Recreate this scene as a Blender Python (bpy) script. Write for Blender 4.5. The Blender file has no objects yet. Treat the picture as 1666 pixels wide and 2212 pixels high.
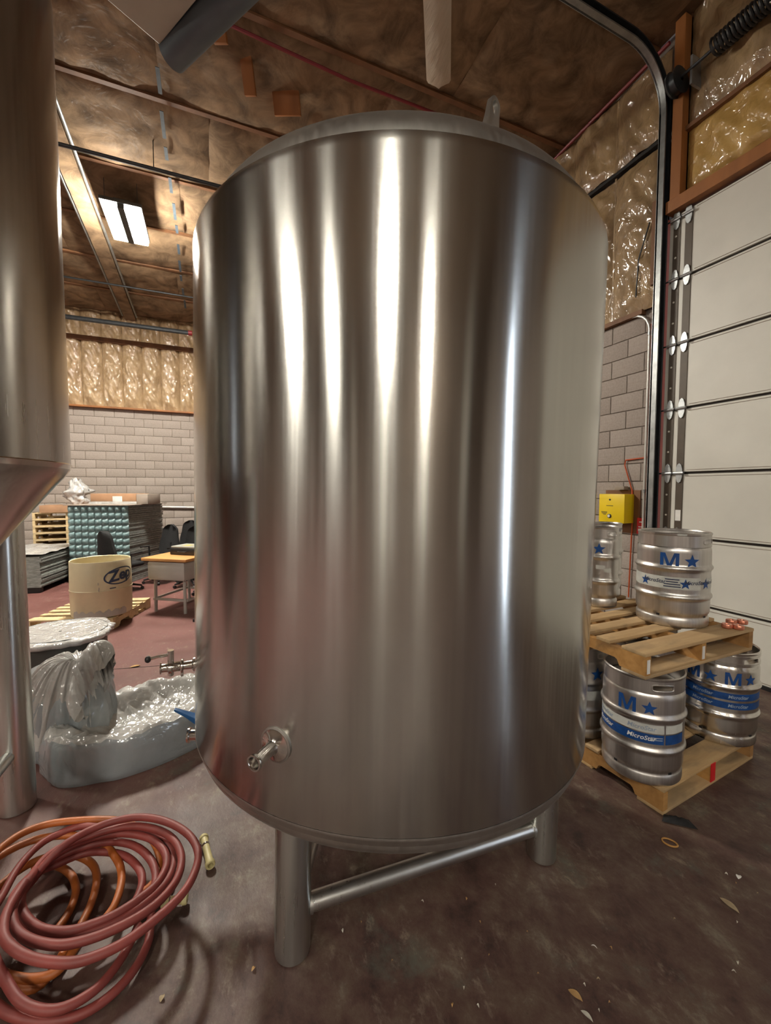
import bpy, bmesh, math, random
from mathutils import Vector, Matrix, noise

random.seed(7)
PI = math.pi
S = bpy.context.scene
COL = S.collection

# ------------------------------------------------------------------ camera
F = 900.0                       # focal length in photo pixels (1666 x 2212)
CX, CY = 833.0, 1106.0
HC = 1.74                       # camera height
YAW = math.radians(23.0)        # camera turned clockwise from the room's long axis
PITCH = math.radians(3.12)      # looking slightly down
cam_d = bpy.data.cameras.new('camera'); cam_d.sensor_fit = 'HORIZONTAL'
cam_d.sensor_width = 36.0; cam_d.lens = F / 1666.0 * 36.0
cam_d.clip_start = 0.02; cam_d.clip_end = 200
cam = bpy.data.objects.new('camera', cam_d); COL.objects.link(cam)
cam.location = (0, 0, HC); cam.rotation_euler = (PI/2 - PITCH, 0, -YAW)
S.camera = cam

# ------------------------------------------------------------------ world, exposure
w = bpy.data.worlds.new('world'); S.world = w; w.use_nodes = True
w.node_tree.nodes['Background'].inputs[0].default_value = (0.75, 0.85, 1.0, 1)
w.node_tree.nodes['Background'].inputs[1].default_value = 0.6
S.view_settings.view_transform = 'Standard'
S.view_settings.look = 'None'
S.view_settings.gamma = 1.0
S.view_settings.use_curve_mapping = False
S.view_settings.exposure = 0.0
LAMP = 300.0                     # emission strength of the high-bay panels

# ------------------------------------------------------------------ pixel helpers
RGT = Vector((math.cos(YAW), -math.sin(YAW), 0)); FWD = Vector((math.sin(YAW), math.cos(YAW), 0)); UP = Vector((0, 0, 1))
CF = FWD*math.cos(PITCH) - UP*math.sin(PITCH); CU = FWD*math.sin(PITCH) + UP*math.cos(PITCH)
EYE = Vector((0, 0, HC))
def ray(px, py): return RGT*((px-CX)/F) + CF + CU*((CY-py)/F)
def onz(px, py, z=0.0): d = ray(px, py); return EYE + d*((z-HC)/d.z)
def onx(px, py, x): d = ray(px, py); return EYE + d*(x/d.x)
def ony(px, py, y): d = ray(px, py); return EYE + d*(y/d.y)
def cw(xc, yc, z=0.0): return RGT*xc + FWD*yc + UP*z       # metres right / ahead of the camera -> room

# ------------------------------------------------------------------ materials
def new_mat(name):
    m = bpy.data.materials.new(name); m.use_nodes = True
    nt = m.node_tree; b = nt.nodes['Principled BSDF']
    return m, nt, b
def ramp(nt, stops, fac):
    r = nt.nodes.new('ShaderNodeValToRGB')
    el = r.color_ramp.elements
    while len(el) < len(stops): el.new(0.5)
    for e, (p, c) in zip(el, stops): e.position = p; e.color = (*c, 1)
    nt.links.new(fac, r.inputs[0]); return r.outputs[0]
def tex(nt, kind='Noise', scale=5, coord='Object', stretch=(1, 1, 1), detail=4, rough=0.55, dist=0.0, rot=(0, 0, 0)):
    tc = nt.nodes.new('ShaderNodeTexCoord'); mp = nt.nodes.new('ShaderNodeMapping')
    mp.inputs['Scale'].default_value = stretch; mp.inputs['Rotation'].default_value = rot
    nt.links.new(tc.outputs[coord], mp.inputs[0])
    t = nt.nodes.new('ShaderNodeTex' + kind); t.inputs['Scale'].default_value = scale
    if kind == 'Noise':
        t.inputs['Detail'].default_value = detail; t.inputs['Roughness'].default_value = rough
        t.inputs['Distortion'].default_value = dist
    nt.links.new(mp.outputs[0], t.inputs['Vector']); return t
def bump(nt, height, strength=0.3, dist=0.02, normal=None):
    b = nt.nodes.new('ShaderNodeBump'); b.inputs['Strength'].default_value = strength
    b.inputs['Distance'].default_value = dist; nt.links.new(height, b.inputs['Height'])
    if normal is not None: nt.links.new(normal, b.inputs['Normal'])
    return b.outputs[0]
def mixc(nt, a, b, fac):
    m = nt.nodes.new('ShaderNodeMix'); m.data_type = 'RGBA'
    for s, v in ((6, a), (7, b)):
        if isinstance(v, tuple): m.inputs[s].default_value = (*v, 1)
        else: nt.links.new(v, m.inputs[s])
    if isinstance(fac, float): m.inputs[0].default_value = fac
    else: nt.links.new(fac, m.inputs[0])
    return m.outputs[2]
def mapr(nt, v, a, b, c, d):
    m = nt.nodes.new('ShaderNodeMapRange'); m.inputs[1].default_value = a; m.inputs[2].default_value = b
    m.inputs[3].default_value = c; m.inputs[4].default_value = d; nt.links.new(v, m.inputs[0]); return m.outputs[0]
MATS = {}
def mat(name, col, rough=0.6, metal=0.0, var=0.12, scale=8, stretch=(1, 1, 1), bmp=0.15, bdist=0.004, spec=0.5, coat=0.0, bscale=None):
    m, nt, b = new_mat(name)
    n = tex(nt, 'Noise', scale, stretch=stretch)
    d = tuple(max(0, c*(1-var)) for c in col); l = tuple(min(1, c*(1+var)) for c in col)
    nt.links.new(ramp(nt, [(0.3, d), (0.7, l)], n.outputs[0]), b.inputs['Base Color'])
    b.inputs['Roughness'].default_value = rough; b.inputs['Metallic'].default_value = metal
    b.inputs['Specular IOR Level'].default_value = spec; b.inputs['Coat Weight'].default_value = coat
    if bmp:
        n2 = tex(nt, 'Noise', bscale or scale*4, stretch=stretch)
        nt.links.new(bump(nt, n2.outputs[0], bmp, bdist), b.inputs['Normal'])
    MATS[name] = m; return m
def steel(name, col, rough, aniso, streak=0.08, rot=0.0, bmp=0.02, wave=0.0):
    m, nt, b = new_mat(name)
    n = tex(nt, 'Noise', 3.0, stretch=(22, 22, 0.35), detail=3)         # drip marks running down the wall
    n2 = tex(nt, 'Noise', 1.3, detail=3)
    nt.links.new(ramp(nt, [(0.3, tuple(c*(1-streak) for c in col)), (0.7, tuple(min(1, c*(1+streak)) for c in col))], n.outputs[0]), b.inputs['Base Color'])
    b.inputs['Metallic'].default_value = 1.0
    add = nt.nodes.new('ShaderNodeMath'); add.operation = 'ADD'
    nt.links.new(mapr(nt, n.outputs[0], 0.3, 0.7, rough*0.90, rough*1.08), add.inputs[0])
    nt.links.new(mapr(nt, n2.outputs[0], 0.3, 0.7, -rough*0.12, rough*0.12), add.inputs[1])
    nt.links.new(add.outputs[0], b.inputs['Roughness'])
    if aniso:
        b.inputs['Anisotropic'].default_value = aniso; b.inputs['Anisotropic Rotation'].default_value = 0.25
        t = nt.nodes.new('ShaderNodeTangent'); t.direction_type = 'RADIAL'; t.axis = 'Z'
        nt.links.new(t.outputs[0], b.inputs['Tangent'])
    nrm = None
    if wave:
        nw = tex(nt, 'Noise', 1.0, stretch=(2.6, 2.6, 0.35), detail=1)
        nrm = bump(nt, nw.outputs[0], 1.0, wave)
    if bmp:
        nb = tex(nt, 'Noise', 14, stretch=(6, 6, 0.5), detail=2)
        nrm = bump(nt, nb.outputs[0], bmp, 0.002, nrm)
    if nrm is not None: nt.links.new(nrm, b.inputs['Normal'])
    MATS[name] = m; return m
def film(name, dark, light, scale=6, rough=0.22, bmp=0.9, bdist=0.03, stretch=(1, 1, 1), coat=0.7, wr=9, rot=(0, 0, 0)):
    m, nt, b = new_mat(name)
    n = tex(nt, 'Noise', scale, stretch=stretch, detail=8, rough=0.65, dist=0.6)
    nt.links.new(ramp(nt, [(0.28, dark), (0.72, light)], n.outputs[0]), b.inputs['Base Color'])
    b.inputs['Roughness'].default_value = 0.6
    b.inputs['Coat IOR'].default_value = 2.0; b.inputs['Coat Weight'].default_value = coat; b.inputs['Coat Roughness'].default_value = rough
    n2 = tex(nt, 'Noise', wr, stretch=stretch, detail=2, rough=0.5, dist=2.0, rot=rot)
    nrm = bump(nt, n2.outputs[0], bmp, bdist)
    nt.links.new(nrm, b.inputs['Coat Normal']); nt.links.new(bump(nt, n.outputs[0], 0.5, 0.02), b.inputs['Normal'])
    MATS[name] = m; return m

steel('tank_steel', (0.56, 0.555, 0.525), 0.205, 0.92, 0.03, bmp=0.003, wave=0.012)
steel('left_tank_steel', (0.42, 0.40, 0.38), 0.24, 0.8, 0.04, bmp=0.004, wave=0.01)
steel('tube_steel', (0.62, 0.62, 0.60), 0.30, 0.0, 0.02, bmp=0.0)
steel('frosted_steel', (0.50, 0.49, 0.46), 0.42, 0.0, 0.06)
steel('leg_steel', (0.64, 0.65, 0.62), 0.30, 0.6, 0.04, bmp=0.004)
steel('polished_steel', (0.72, 0.70, 0.67), 0.14, 0.0, 0.04)
steel('keg_steel', (0.62, 0.60, 0.58), 0.36, 0.0, 0.10)
steel('keg_shiny', (0.68, 0.66, 0.63), 0.24, 0.4, 0.08)
mat('zinc', (0.42, 0.44, 0.45), 0.4, 0.85, 0.15, 20)
mat('dark_steel', (0.05, 0.055, 0.06), 0.42, 0.6, 0.2, 10)
mat('track_steel', (0.27, 0.28, 0.28), 0.42, 0.75, 0.2, 10)
mat('black_plastic', (0.012, 0.012, 0.013), 0.45, 0, 0.2, 12)
mat('black_fabric', (0.010, 0.010, 0.011), 0.9, 0, 0.3, 60, bmp=0.3)
mat('door_white', (0.60, 0.585, 0.53), 0.45, 0, 0.04, 3, bmp=0.03)
mat('door_seam', (0.03, 0.022, 0.018), 0.7)
mat('brown_strip', (0.075, 0.055, 0.038), 0.5, 0.1)
mat('bolt_white', (0.7, 0.68, 0.6), 0.4)
mat('orange_wood', (0.27, 0.10, 0.024), 0.6, 0, 0.25, 5, (1, 1, 0.2), 0.2)
mat('brown_wood', (0.17, 0.075, 0.03), 0.65, 0, 0.3, 5, (1, 1, 0.2), 0.2)
mat('dark_wall', (0.15, 0.115, 0.09), 0.9, 0, 0.3, 1.5, bmp=0.2)
mat('white_paint', (0.66, 0.64, 0.58), 0.5, 0, 0.05, 3, bmp=0)
mat('mortar', (0.20, 0.165, 0.14), 0.95, 0, 0.2, 20, bmp=0.5)
mat('yellow_box', (0.80, 0.58, 0.01), 0.4, 0, 0.04, 4, bmp=0)
mat('print_dark', (0.10, 0.085, 0.02), 0.6, bmp=0)
mat('red_tag', (0.62, 0.015, 0.02), 0.4, bmp=0)
mat('white_print', (0.75, 0.74, 0.72), 0.5, bmp=0)
mat('keg_blue', (0.006, 0.060, 0.24), 0.45, 0, 0.15, 30, bmp=0)
mat('band_blue', (0.008, 0.058, 0.22), 0.4, 0, 0.3, 25, bmp=0)
mat('band_white', (0.52, 0.53, 0.50), 0.45, 0, 0.12, 18, bmp=0)
mat('band_print', (0.30, 0.36, 0.45), 0.5, bmp=0)
mat('ink', (0.03, 0.04, 0.09), 0.5, bmp=0)
mat('copper', (0.66, 0.25, 0.16), 0.3, 0.7, 0.1, 20)
mat('conduit', (0.55, 0.54, 0.51), 0.4, 0.3, 0.08)
mat('orange_cable', (0.50, 0.075, 0.012), 0.5, bmp=0)
mat('red_cable', (0.20, 0.012, 0.018), 0.5, bmp=0)
mat('blue_tape', (0.05, 0.075, 0.10), 0.5, 0, 0.4, 8)
mat('beige_panel', (0.42, 0.38, 0.31), 0.6, 0, 0.05, 4, bmp=0.05)
mat('grey_duct', (0.10, 0.125, 0.145), 0.5, 0.3, 0.1, 4)
mat('hose_red', (0.20, 0.036, 0.029), 0.55, 0, 0.22, 7, bmp=0.1)
mat('hose_orange', (0.36, 0.095, 0.017), 0.5, 0, 0.2, 7, bmp=0.1)
mat('cream_plastic', (0.62, 0.54, 0.27), 0.5, 0, 0.12, 14, bmp=0.05)
mat('tub_cream', (0.66, 0.58, 0.38), 0.5, 0, 0.07, 5, bmp=0.05)
mat('tub_stain', (0.42, 0.39, 0.34), 0.7, 0, 0.1, 9, bmp=0)
mat('tub_blue', (0.035, 0.055, 0.11), 0.5, bmp=0)
mat('cardboard', (0.36, 0.20, 0.11), 0.8, 0, 0.12, 6)
mat('cardboard_grey', (0.30, 0.25, 0.21), 0.8, 0, 0.12, 6)
mat('desk_wood', (0.55, 0.27, 0.09), 0.4, 0, 0.15, 4, (0.2, 1, 1), 0.05)
mat('desk_grey', (0.42, 0.40, 0.37), 0.5, 0.2, 0.05, 4, bmp=0)
mat('case_top', (0.28, 0.29, 0.26), 0.5, bmp=0.1)
mat('case_yellow', (0.55, 0.40, 0.10), 0.5, bmp=0)
mat('blue_handle', (0.008, 0.075, 0.22), 0.4, bmp=0)
mat('teal_tray', (0.16, 0.25, 0.26), 0.3, 0, 0.45, 22, bmp=0.3, coat=0.6)
mat('grey_sheet', (0.22, 0.23, 0.215), 0.7, 0, 0.4, 14, (1, 1, 5), bmp=0.4)
mat('leaf_dry', (0.34, 0.26, 0.16), 0.8, 0, 0.2, 30)
mat('chip_pale', (0.52, 0.49, 0.42), 0.8, 0, 0.1, 30)
mat('chip_tan', (0.42, 0.25, 0.10), 0.8, 0, 0.2, 30)
mat('rubber_tan', (0.42, 0.22, 0.06), 0.6, bmp=0)
mat('white_paper', (0.72, 0.71, 0.68), 0.6, bmp=0.02)
mat('seam_dark', (0.02, 0.018, 0.017), 0.8)
def wood_mat(name, dark, light, grey):
    m, nt, b = new_mat(name)
    oi = nt.nodes.new('ShaderNodeObjectInfo')
    tc = nt.nodes.new('ShaderNodeTexCoord'); ad = nt.nodes.new('ShaderNodeVectorMath'); ad.operation = 'ADD'
    nt.links.new(tc.outputs['Object'], ad.inputs[0]); mu = nt.nodes.new('ShaderNodeMath'); mu.operation = 'MULTIPLY'; mu.inputs[1].default_value = 37.0
    nt.links.new(oi.outputs['Random'], mu.inputs[0]); nt.links.new(mu.outputs[0], ad.inputs[1])
    def tx(scale, st, det):
        mp = nt.nodes.new('ShaderNodeMapping'); mp.inputs['Scale'].default_value = st; nt.links.new(ad.outputs[0], mp.inputs[0])
        t = nt.nodes.new('ShaderNodeTexNoise'); t.inputs['Scale'].default_value = scale; t.inputs['Detail'].default_value = det
        t.inputs['Distortion'].default_value = 0.4; nt.links.new(mp.outputs[0], t.inputs['Vector']); return t
    n = tx(3.0, (1, 9, 9), 6); n2 = tx(3.2, (1, 1.8, 1.8), 5)
    c = ramp(nt, [(0.25, dark), (0.75, light)], n.outputs[0])
    c = mixc(nt, c, grey, mapr(nt, oi.outputs['Random'], 0, 1, 0.0, 0.55))
    nt.links.new(mixc(nt, c, tuple(g*.55 for g in grey), mapr(nt, n2.outputs[0], 0.52, 0.70, 0, 0.75)), b.inputs['Base Color'])
    b.inputs['Roughness'].default_value = 0.75
    nt.links.new(bump(nt, n.outputs[0], 0.3, 0.004), b.inputs['Normal']); MATS[name] = m
wood_mat('pallet_wood', (0.42, 0.245, 0.095), (0.66, 0.45, 0.215), (0.36, 0.26, 0.16))
wood_mat('pallet_orange', (0.38, 0.18, 0.045), (0.56, 0.30, 0.09), (0.26, 0.14, 0.06))
wood_mat('pallet_pale', (0.52, 0.38, 0.20), (0.70, 0.54, 0.31), (0.48, 0.36, 0.20))
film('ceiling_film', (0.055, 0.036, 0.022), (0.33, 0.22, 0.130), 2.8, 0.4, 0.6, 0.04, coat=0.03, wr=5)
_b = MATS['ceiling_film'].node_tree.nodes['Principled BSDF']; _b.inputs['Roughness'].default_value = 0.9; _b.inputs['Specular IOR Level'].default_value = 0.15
film('wall_film', (0.24, 0.15, 0.075), (0.54, 0.38, 0.21), 3.0, 0.10, 0.8, 0.05, stretch=(1.6, 1, .8), coat=1.0, wr=6, rot=(0, .6, 0))
film('side_film', (0.14, 0.085, 0.042), (0.44, 0.30, 0.15), 3.0, 0.13, 0.8, 0.05, coat=0.9, wr=6, stretch=(1, 1, .6), rot=(0, .7, 0))
film('yellow_film', (0.34, 0.19, 0.04), (0.62, 0.40, 0.13), 3.0, 0.15, 0.8, 0.04, coat=0.8, wr=6)
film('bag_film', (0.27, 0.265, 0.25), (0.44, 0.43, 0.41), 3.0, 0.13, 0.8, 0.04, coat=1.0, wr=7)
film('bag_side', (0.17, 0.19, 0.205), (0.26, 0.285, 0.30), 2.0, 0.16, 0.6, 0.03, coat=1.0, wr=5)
film('clear_wrap', (0.36, 0.36, 0.36), (0.55, 0.54, 0.52), 4.0, 0.10, 0.9, 0.03, coat=1.0, wr=10)
mat('dark_drum', (0.045, 0.047, 0.043), 0.5, 0, 0.2, 5)

def block_mat():
    m, nt, b = new_mat('concrete_block')
    oi = nt.nodes.new('ShaderNodeObjectInfo')
    n = tex(nt, 'Noise', 45, detail=6)
    base = ramp(nt, [(0.0, (0.29, 0.245, 0.215)), (1.0, (0.38, 0.33, 0.295))], oi.outputs['Random'])
    nt.links.new(mixc(nt, base, ramp(nt, [(0.3, (0.25, 0.21, 0.185)), (0.7, (0.41, 0.36, 0.325))], n.outputs[0]), 0.45), b.inputs['Base Color'])
    b.inputs['Roughness'].default_value = 0.95
    nt.links.new(bump(nt, n.outputs[0], 0.6, 0.006), b.inputs['Normal']); MATS['concrete_block'] = m
block_mat()
def floor_mat():
    m, nt, b = new_mat('floor_paint')
    big = tex(nt, 'Noise', 0.55, detail=4); mid = tex(nt, 'Noise', 2.4, detail=9, rough=0.72, dist=0.15)
    fine = tex(nt, 'Noise', 15, stretch=(1, .5, 1), detail=8, rough=0.75, dist=0.25, rot=(0, 0, .6)); spk = tex(nt, 'Noise', 60, detail=3)
    mid2 = tex(nt, 'Noise', 4.6, stretch=(1, .8, 1), detail=12, rough=0.78, dist=0.15, rot=(0, 0, .5))
    red = ramp(nt, [(0.3, (0.125, 0.046, 0.039)), (0.7, (0.175, 0.072, 0.062))], mid.outputs[0])
    worn = ramp(nt, [(0.34, (0.034, 0.018, 0.015)), (0.46, (0.074, 0.038, 0.031)), (0.56, (0.105, 0.068, 0.050)), (0.66, (0.17, 0.14, 0.108))], mid2.outputs[0])
    # foot and fork-truck traffic has worn the paint in the loading area by the door
    tc = nt.nodes.new('ShaderNodeTexCoord'); sp = nt.nodes.new('ShaderNodeSeparateXYZ'); nt.links.new(tc.outputs['Object'], sp.inputs[0])
    mt = nt.nodes.new('ShaderNodeMath'); mt.operation = 'MULTIPLY_ADD'
    nt.links.new(sp.outputs[1], mt.inputs[0]); mt.inputs[1].default_value = -0.55; nt.links.new(sp.outputs[0], mt.inputs[2])
    m2 = nt.nodes.new('ShaderNodeMath'); m2.operation = 'ADD'
    nt.links.new(mt.outputs[0], m2.inputs[0]); nt.links.new(mapr(nt, big.outputs[0], 0.3, 0.7, -0.7, 0.7), m2.inputs[1])
    wear = mapr(nt, m2.outputs[0], -3.4, -1.2, 0, 1)
    c = mixc(nt, red, worn, wear)
    green = mapr(nt, mid.outputs[0], 0.56, 0.66, 0, 0.7)
    gm = nt.nodes.new('ShaderNodeMath'); gm.operation = 'MULTIPLY'; nt.links.new(green, gm.inputs[0]); nt.links.new(wear, gm.inputs[1])
    c = mixc(nt, c, (0.095, 0.10, 0.078), gm.outputs[0])
    sc = mapr(nt, fine.outputs[0], 0.55, 0.70, 0, 0.75)
    sm = nt.nodes.new('ShaderNodeMath'); sm.operation = 'MULTIPLY'; nt.links.new(sc, sm.inputs[0]); nt.links.new(mapr(nt, mid.outputs[0], 0.42, 0.60, 0.12, 1), sm.inputs[1])
    c = mixc(nt, c, (0.30, 0.24, 0.18), sm.outputs[0])
    c = mixc(nt, c, (0.03, 0.02, 0.018), mapr(nt, spk.outputs[0], 0.66, 0.76, 0, 0.5))
    nt.links.new(c, b.inputs['Base Color'])
    nt.links.new(mapr(nt, mid.outputs[0], 0.3, 0.7, 0.42, 0.7), b.inputs['Roughness'])
    nb = bump(nt, fine.outputs[0], 0.35, 0.008)
    nt.links.new(nb, b.inputs['Normal']); MATS['floor_paint'] = m
floor_mat()
def emit_mat(name, col, strength):
    m, nt, b = new_mat(name)
    b.inputs['Base Color'].default_value = (0.8, 0.8, 0.8, 1); b.inputs['Roughness'].default_value = 0.5
    b.inputs['Emission Color'].default_value = (*col, 1); b.inputs['Emission Strength'].default_value = strength
    MATS[name] = m
emit_mat('lamp_panel', (1.0, 0.94, 0.82), LAMP*1.9)
emit_mat('lamp_panel_dim', (1.0, 0.94, 0.82), LAMP*0.80)  # out-of-view lamps, same type, set dimmer to deepen shadow contrast
emit_mat('daylight_pane', (0.72, 0.84, 1.0), 14.0)
def hang_film():
    m, nt, b = new_mat('hanging_film')
    b.inputs['Base Color'].default_value = (0.70, 0.62, 0.50, 1); b.inputs['Roughness'].default_value = 0.4
    n = tex(nt, 'Noise', 6, stretch=(6, 1, 1)); nt.links.new(bump(nt, n.outputs[0], 0.6, 0.02), b.inputs['Normal'])
    b.inputs['Alpha'].default_value = 0.7; MATS['hanging_film'] = m
hang_film()

# ------------------------------------------------------------------ mesh helpers
class MB:
    def __init__(s): s.v = []; s.f = []
    def add(s, vs, fs, M=None):
        o = len(s.v)
        for p in vs:
            p = Vector(p); s.v.append(tuple(M @ p) if M else tuple(p))
        for f in fs: s.f.append(tuple(i+o for i in f))
        return s
    def box(s, lo, hi, M=None):
        x0, y0, z0 = lo; x1, y1, z1 = hi
        return s.add([(x0,y0,z0),(x1,y0,z0),(x1,y1,z0),(x0,y1,z0),(x0,y0,z1),(x1,y0,z1),(x1,y1,z1),(x0,y1,z1)],
                     [(0,3,2,1),(4,5,6,7),(0,1,5,4),(1,2,6,5),(2,3,7,6),(3,0,4,7)], M)
    def prism(s, poly, a, b, axis='x', M=None):
        n = len(poly)
        def P(t, q): return {'x': (t, q[0], q[1]), 'y': (q[0], t, q[1]), 'z': (q[0], q[1], t)}[axis]
        vs = [P(a, q) for q in poly] + [P(b, q) for q in poly]
        fs = [tuple(range(n-1, -1, -1)), tuple(range(n, 2*n))] + [(i, (i+1) % n, n+(i+1) % n, n+i) for i in range(n)]
        return s.add(vs, fs, M)
    def lathe(s, prof, n=48, M=None, a0=0.0, a1=2*PI):
        full = abs(a1-a0-2*PI) < 1e-6; m = n if full else n+1
        vs = []; fs = []; k = len(prof)
        for i in range(m):
            a = a0 + (a1-a0)*i/n
            for r, z in prof: vs.append((r*math.cos(a), r*math.sin(a), z))
        for i in range(n):
            j = (i+1) % m
            for q in range(k-1):
                if prof[q][0] < 1e-6 and prof[q+1][0] < 1e-6: continue
                if prof[q][0] < 1e-6: fs.append((i*k+q, j*k+q+1, i*k+q+1))
                elif prof[q+1][0] < 1e-6: fs.append((i*k+q, j*k+q, i*k+q+1))
                else: fs.append((i*k+q, j*k+q, j*k+q+1, i*k+q+1))
        return s.add(vs, fs, M)
    def tube(s, pts, r, n=12, cap=True, closed=False):
        pts = [Vector(p) for p in pts]; k = len(pts)
        rr = r if isinstance(r, (list, tuple)) else [r]*k
        vs = []; fs = []; up = None
        for i, p in enumerate(pts):
            if closed: t = (pts[(i+1) % k]-pts[i-1]).normalized()
            else: t = (pts[min(i+1, k-1)]-pts[max(i-1, 0)]).normalized()
            if up is None:
                up = Vector((0, 0, 1)) if abs(t.z) < 0.9 else Vector((1, 0, 0))
            a = t.cross(up)
            if a.length < 1e-5: a = t.orthogonal()
            a.normalize(); b = a.cross(t).normalized(); up = b
            for q in range(n):
                c = 2*PI*q/n; vs.append(p + a*(math.cos(c)*rr[i]) + b*(math.sin(c)*rr[i]))
        for i in range(k if closed else k-1):
            j = (i+1) % k
            for q in range(n): fs.append((i*n+q, i*n+(q+1) % n, j*n+(q+1) % n, j*n+q))
        if cap and not closed: fs.append(tuple(range(n-1, -1, -1))); fs.append(tuple((k-1)*n+q for q in range(n)))
        return s.add(vs, fs)
    def cyl(s, a, b, r, n=20, r2=None): return s.tube([a, b], [r, r if r2 is None else r2], n)
    def grid(s, fn, nu, nv, flip=False):
        vs = [fn(i/nu, j/nv) for j in range(nv+1) for i in range(nu+1)]
        fs = []
        for j in range(nv):
            for i in range(nu):
                q = (j*(nu+1)+i, j*(nu+1)+i+1, (j+1)*(nu+1)+i+1, (j+1)*(nu+1)+i)
                fs.append(q[::-1] if flip else q)
        return s.add(vs, fs)
    def mesh(s, name, m, smooth=True, ang=35, bev=0.0, fixn=False):
        me = bpy.data.meshes.new(name); me.from_pydata(s.v, [], s.f); me.validate()
        if bev or fixn:
            bm = bmesh.new(); bm.from_mesh(me)
            if fixn: bmesh.ops.recalc_face_normals(bm, faces=bm.faces)
            if bev:
                es = [e for e in bm.edges if len(e.link_faces) == 2 and e.calc_face_angle(0) > 0.6]
                bmesh.ops.bevel(bm, geom=es, offset=bev, segments=2, profile=0.5, affect='EDGES', clamp_overlap=True)
            bm.to_mesh(me); bm.free()
        if smooth:
            for p in me.polygons: p.use_smooth = True
            me.set_sharp_from_angle(angle=math.radians(ang))
        if m: me.materials.append(MATS[m])
        me.update(); return me
    def build(s, name, m, parent=None, loc=(0, 0, 0), rot=(0, 0, 0), **k):
        return link(name, s.mesh(name, m, **k), parent, loc, rot)
def link(name, me, parent=None, loc=(0, 0, 0), rot=(0, 0, 0), scale=None):
    o = bpy.data.objects.new(name, me); COL.objects.link(o)
    o.parent = parent; o.location = loc; o.rotation_euler = rot
    if scale: o.scale = scale
    return o
def tag(o, label, cat, group=None):
    o['label'] = label; o['category'] = cat
    if group: o['group'] = group
    return o
def thing(name, label, cat, loc=(0, 0, 0), rz=0.0, group=None, rot=None):
    return tag(link(name, None, None, loc, rot or (0, 0, rz)), label, cat, group)
def struct(o): o['kind'] = 'structure'; return o
def stuff(o): o['kind'] = 'stuff'; return o
def copy_tree(o, parent=None):
    c = o.copy(); COL.objects.link(c); c.parent = parent
    for ch in o.children: copy_tree(ch, c)
    return c
def spline(pts, sub=6, closed=False):
    pts = [Vector(p) for p in pts]; n = len(pts); out = []
    rng = range(n) if closed else range(n-1)
    for i in rng:
        if closed: p0, p1, p2, p3 = pts[i-1], pts[i], pts[(i+1) % n], pts[(i+2) % n]
        else: p0, p1, p2, p3 = pts[max(i-1, 0)], pts[i], pts[i+1], pts[min(i+2, n-1)]
        for k in range(sub):
            t = k/sub; t2 = t*t; t3 = t2*t
            out.append(0.5*((2*p1) + (p2-p0)*t + (2*p0-5*p1+4*p2-p3)*t2 + (3*p1-p0-3*p2+p3)*t3))
    if not closed: out.append(pts[-1])
    return out
_txt = {}
def text_raw(s, size, bold=0.0, shear=0.0):
    key = (s, size, bold, shear)
    if key not in _txt:
        c = bpy.data.curves.new('lettering', 'FONT'); c.body = s; c.size = size; c.offset = bold; c.shear = shear
        c.align_x = 'CENTER'; c.align_y = 'CENTER'; c.resolution_u = 3
        o = bpy.data.objects.new('lettering', c); COL.objects.link(o)
        dg = bpy.context.evaluated_depsgraph_get(); me = bpy.data.meshes.new_from_object(o.evaluated_get(dg))
        bpy.data.objects.remove(o); bpy.data.curves.remove(c)
        _txt[key] = ([tuple(v.co) for v in me.vertices], [tuple(p.vertices) for p in me.polygons]); bpy.data.meshes.remove(me)
    return _txt[key]
def star_raw(r):
    vs = [(0, 0, 0)] + [((r if i % 2 == 0 else r*0.42)*math.sin(i*PI/5), (r if i % 2 == 0 else r*0.42)*math.cos(i*PI/5), 0) for i in range(10)]
    return vs, [(0, (i+1) % 10+1, i+1) for i in range(10)]
def wrap(name, raw, R, z, ang, m, parent, off=(0, 0), tilt=0.0, thick=0.0012):
    """lay flat print (x right, y up) on a cylinder of radius R about local Z; ang=0 faces -Y"""
    vs, fs = raw
    bm = bmesh.new(); bv = [bm.verts.new(v) for v in vs]
    for f in fs:
        try: bm.faces.new([bv[i] for i in f])
        except ValueError: pass
    xs = [v[0] for v in vs]; x = min(xs)+R*0.06
    while x < max(xs):
        bmesh.ops.bisect_plane(bm, geom=bm.verts[:]+bm.edges[:]+bm.faces[:], plane_co=(x, 0, 0), plane_no=(1, 0, 0)); x += R*0.06
    bmesh.ops.recalc_face_normals(bm, faces=bm.faces)
    ct, st = math.cos(tilt), math.sin(tilt)
    for v in bm.verts:
        a, b = v.co.x+off[0], v.co.y+off[1]; a, b = a*ct-b*st, a*st+b*ct
        t = ang + a/R; v.co = Vector(((R+thick)*math.sin(t), -(R+thick)*math.cos(t), z+b))
    me = bpy.data.meshes.new(name); bm.to_mesh(me); bm.free(); me.materials.append(MATS[m])
    return link(name, me, parent)
def m_raw(s):
    w_, h_, t = s*.42, s*.38, s*.155
    vs = [(-w_,-h_,0),(-w_+t,-h_,0),(-w_+t,h_,0),(-w_,h_,0),(w_-t,-h_,0),(w_,-h_,0),(w_,h_,0),(w_-t,h_,0),
          (-w_+t*1.45,h_,0),(-.5*t,-h_,0),(.5*t,-h_,0),(w_-t*1.45,h_,0),(0,-h_+t*1.3,0),(-w_+t,h_-t*1.2,0),(w_-t,h_-t*1.2,0)]
    return vs, [(0,1,2,3),(4,5,6,7),(13,9,12,8,2),(9,10,12),(10,14,7,11,12)]
def flat_print(name, raw, M, m, parent):
    vs, fs = raw; me = bpy.data.meshes.new(name)
    me.from_pydata([tuple(M @ Vector(v)) for v in vs], [], fs); me.materials.append(MATS[m]); return link(name, me, parent)
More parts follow.
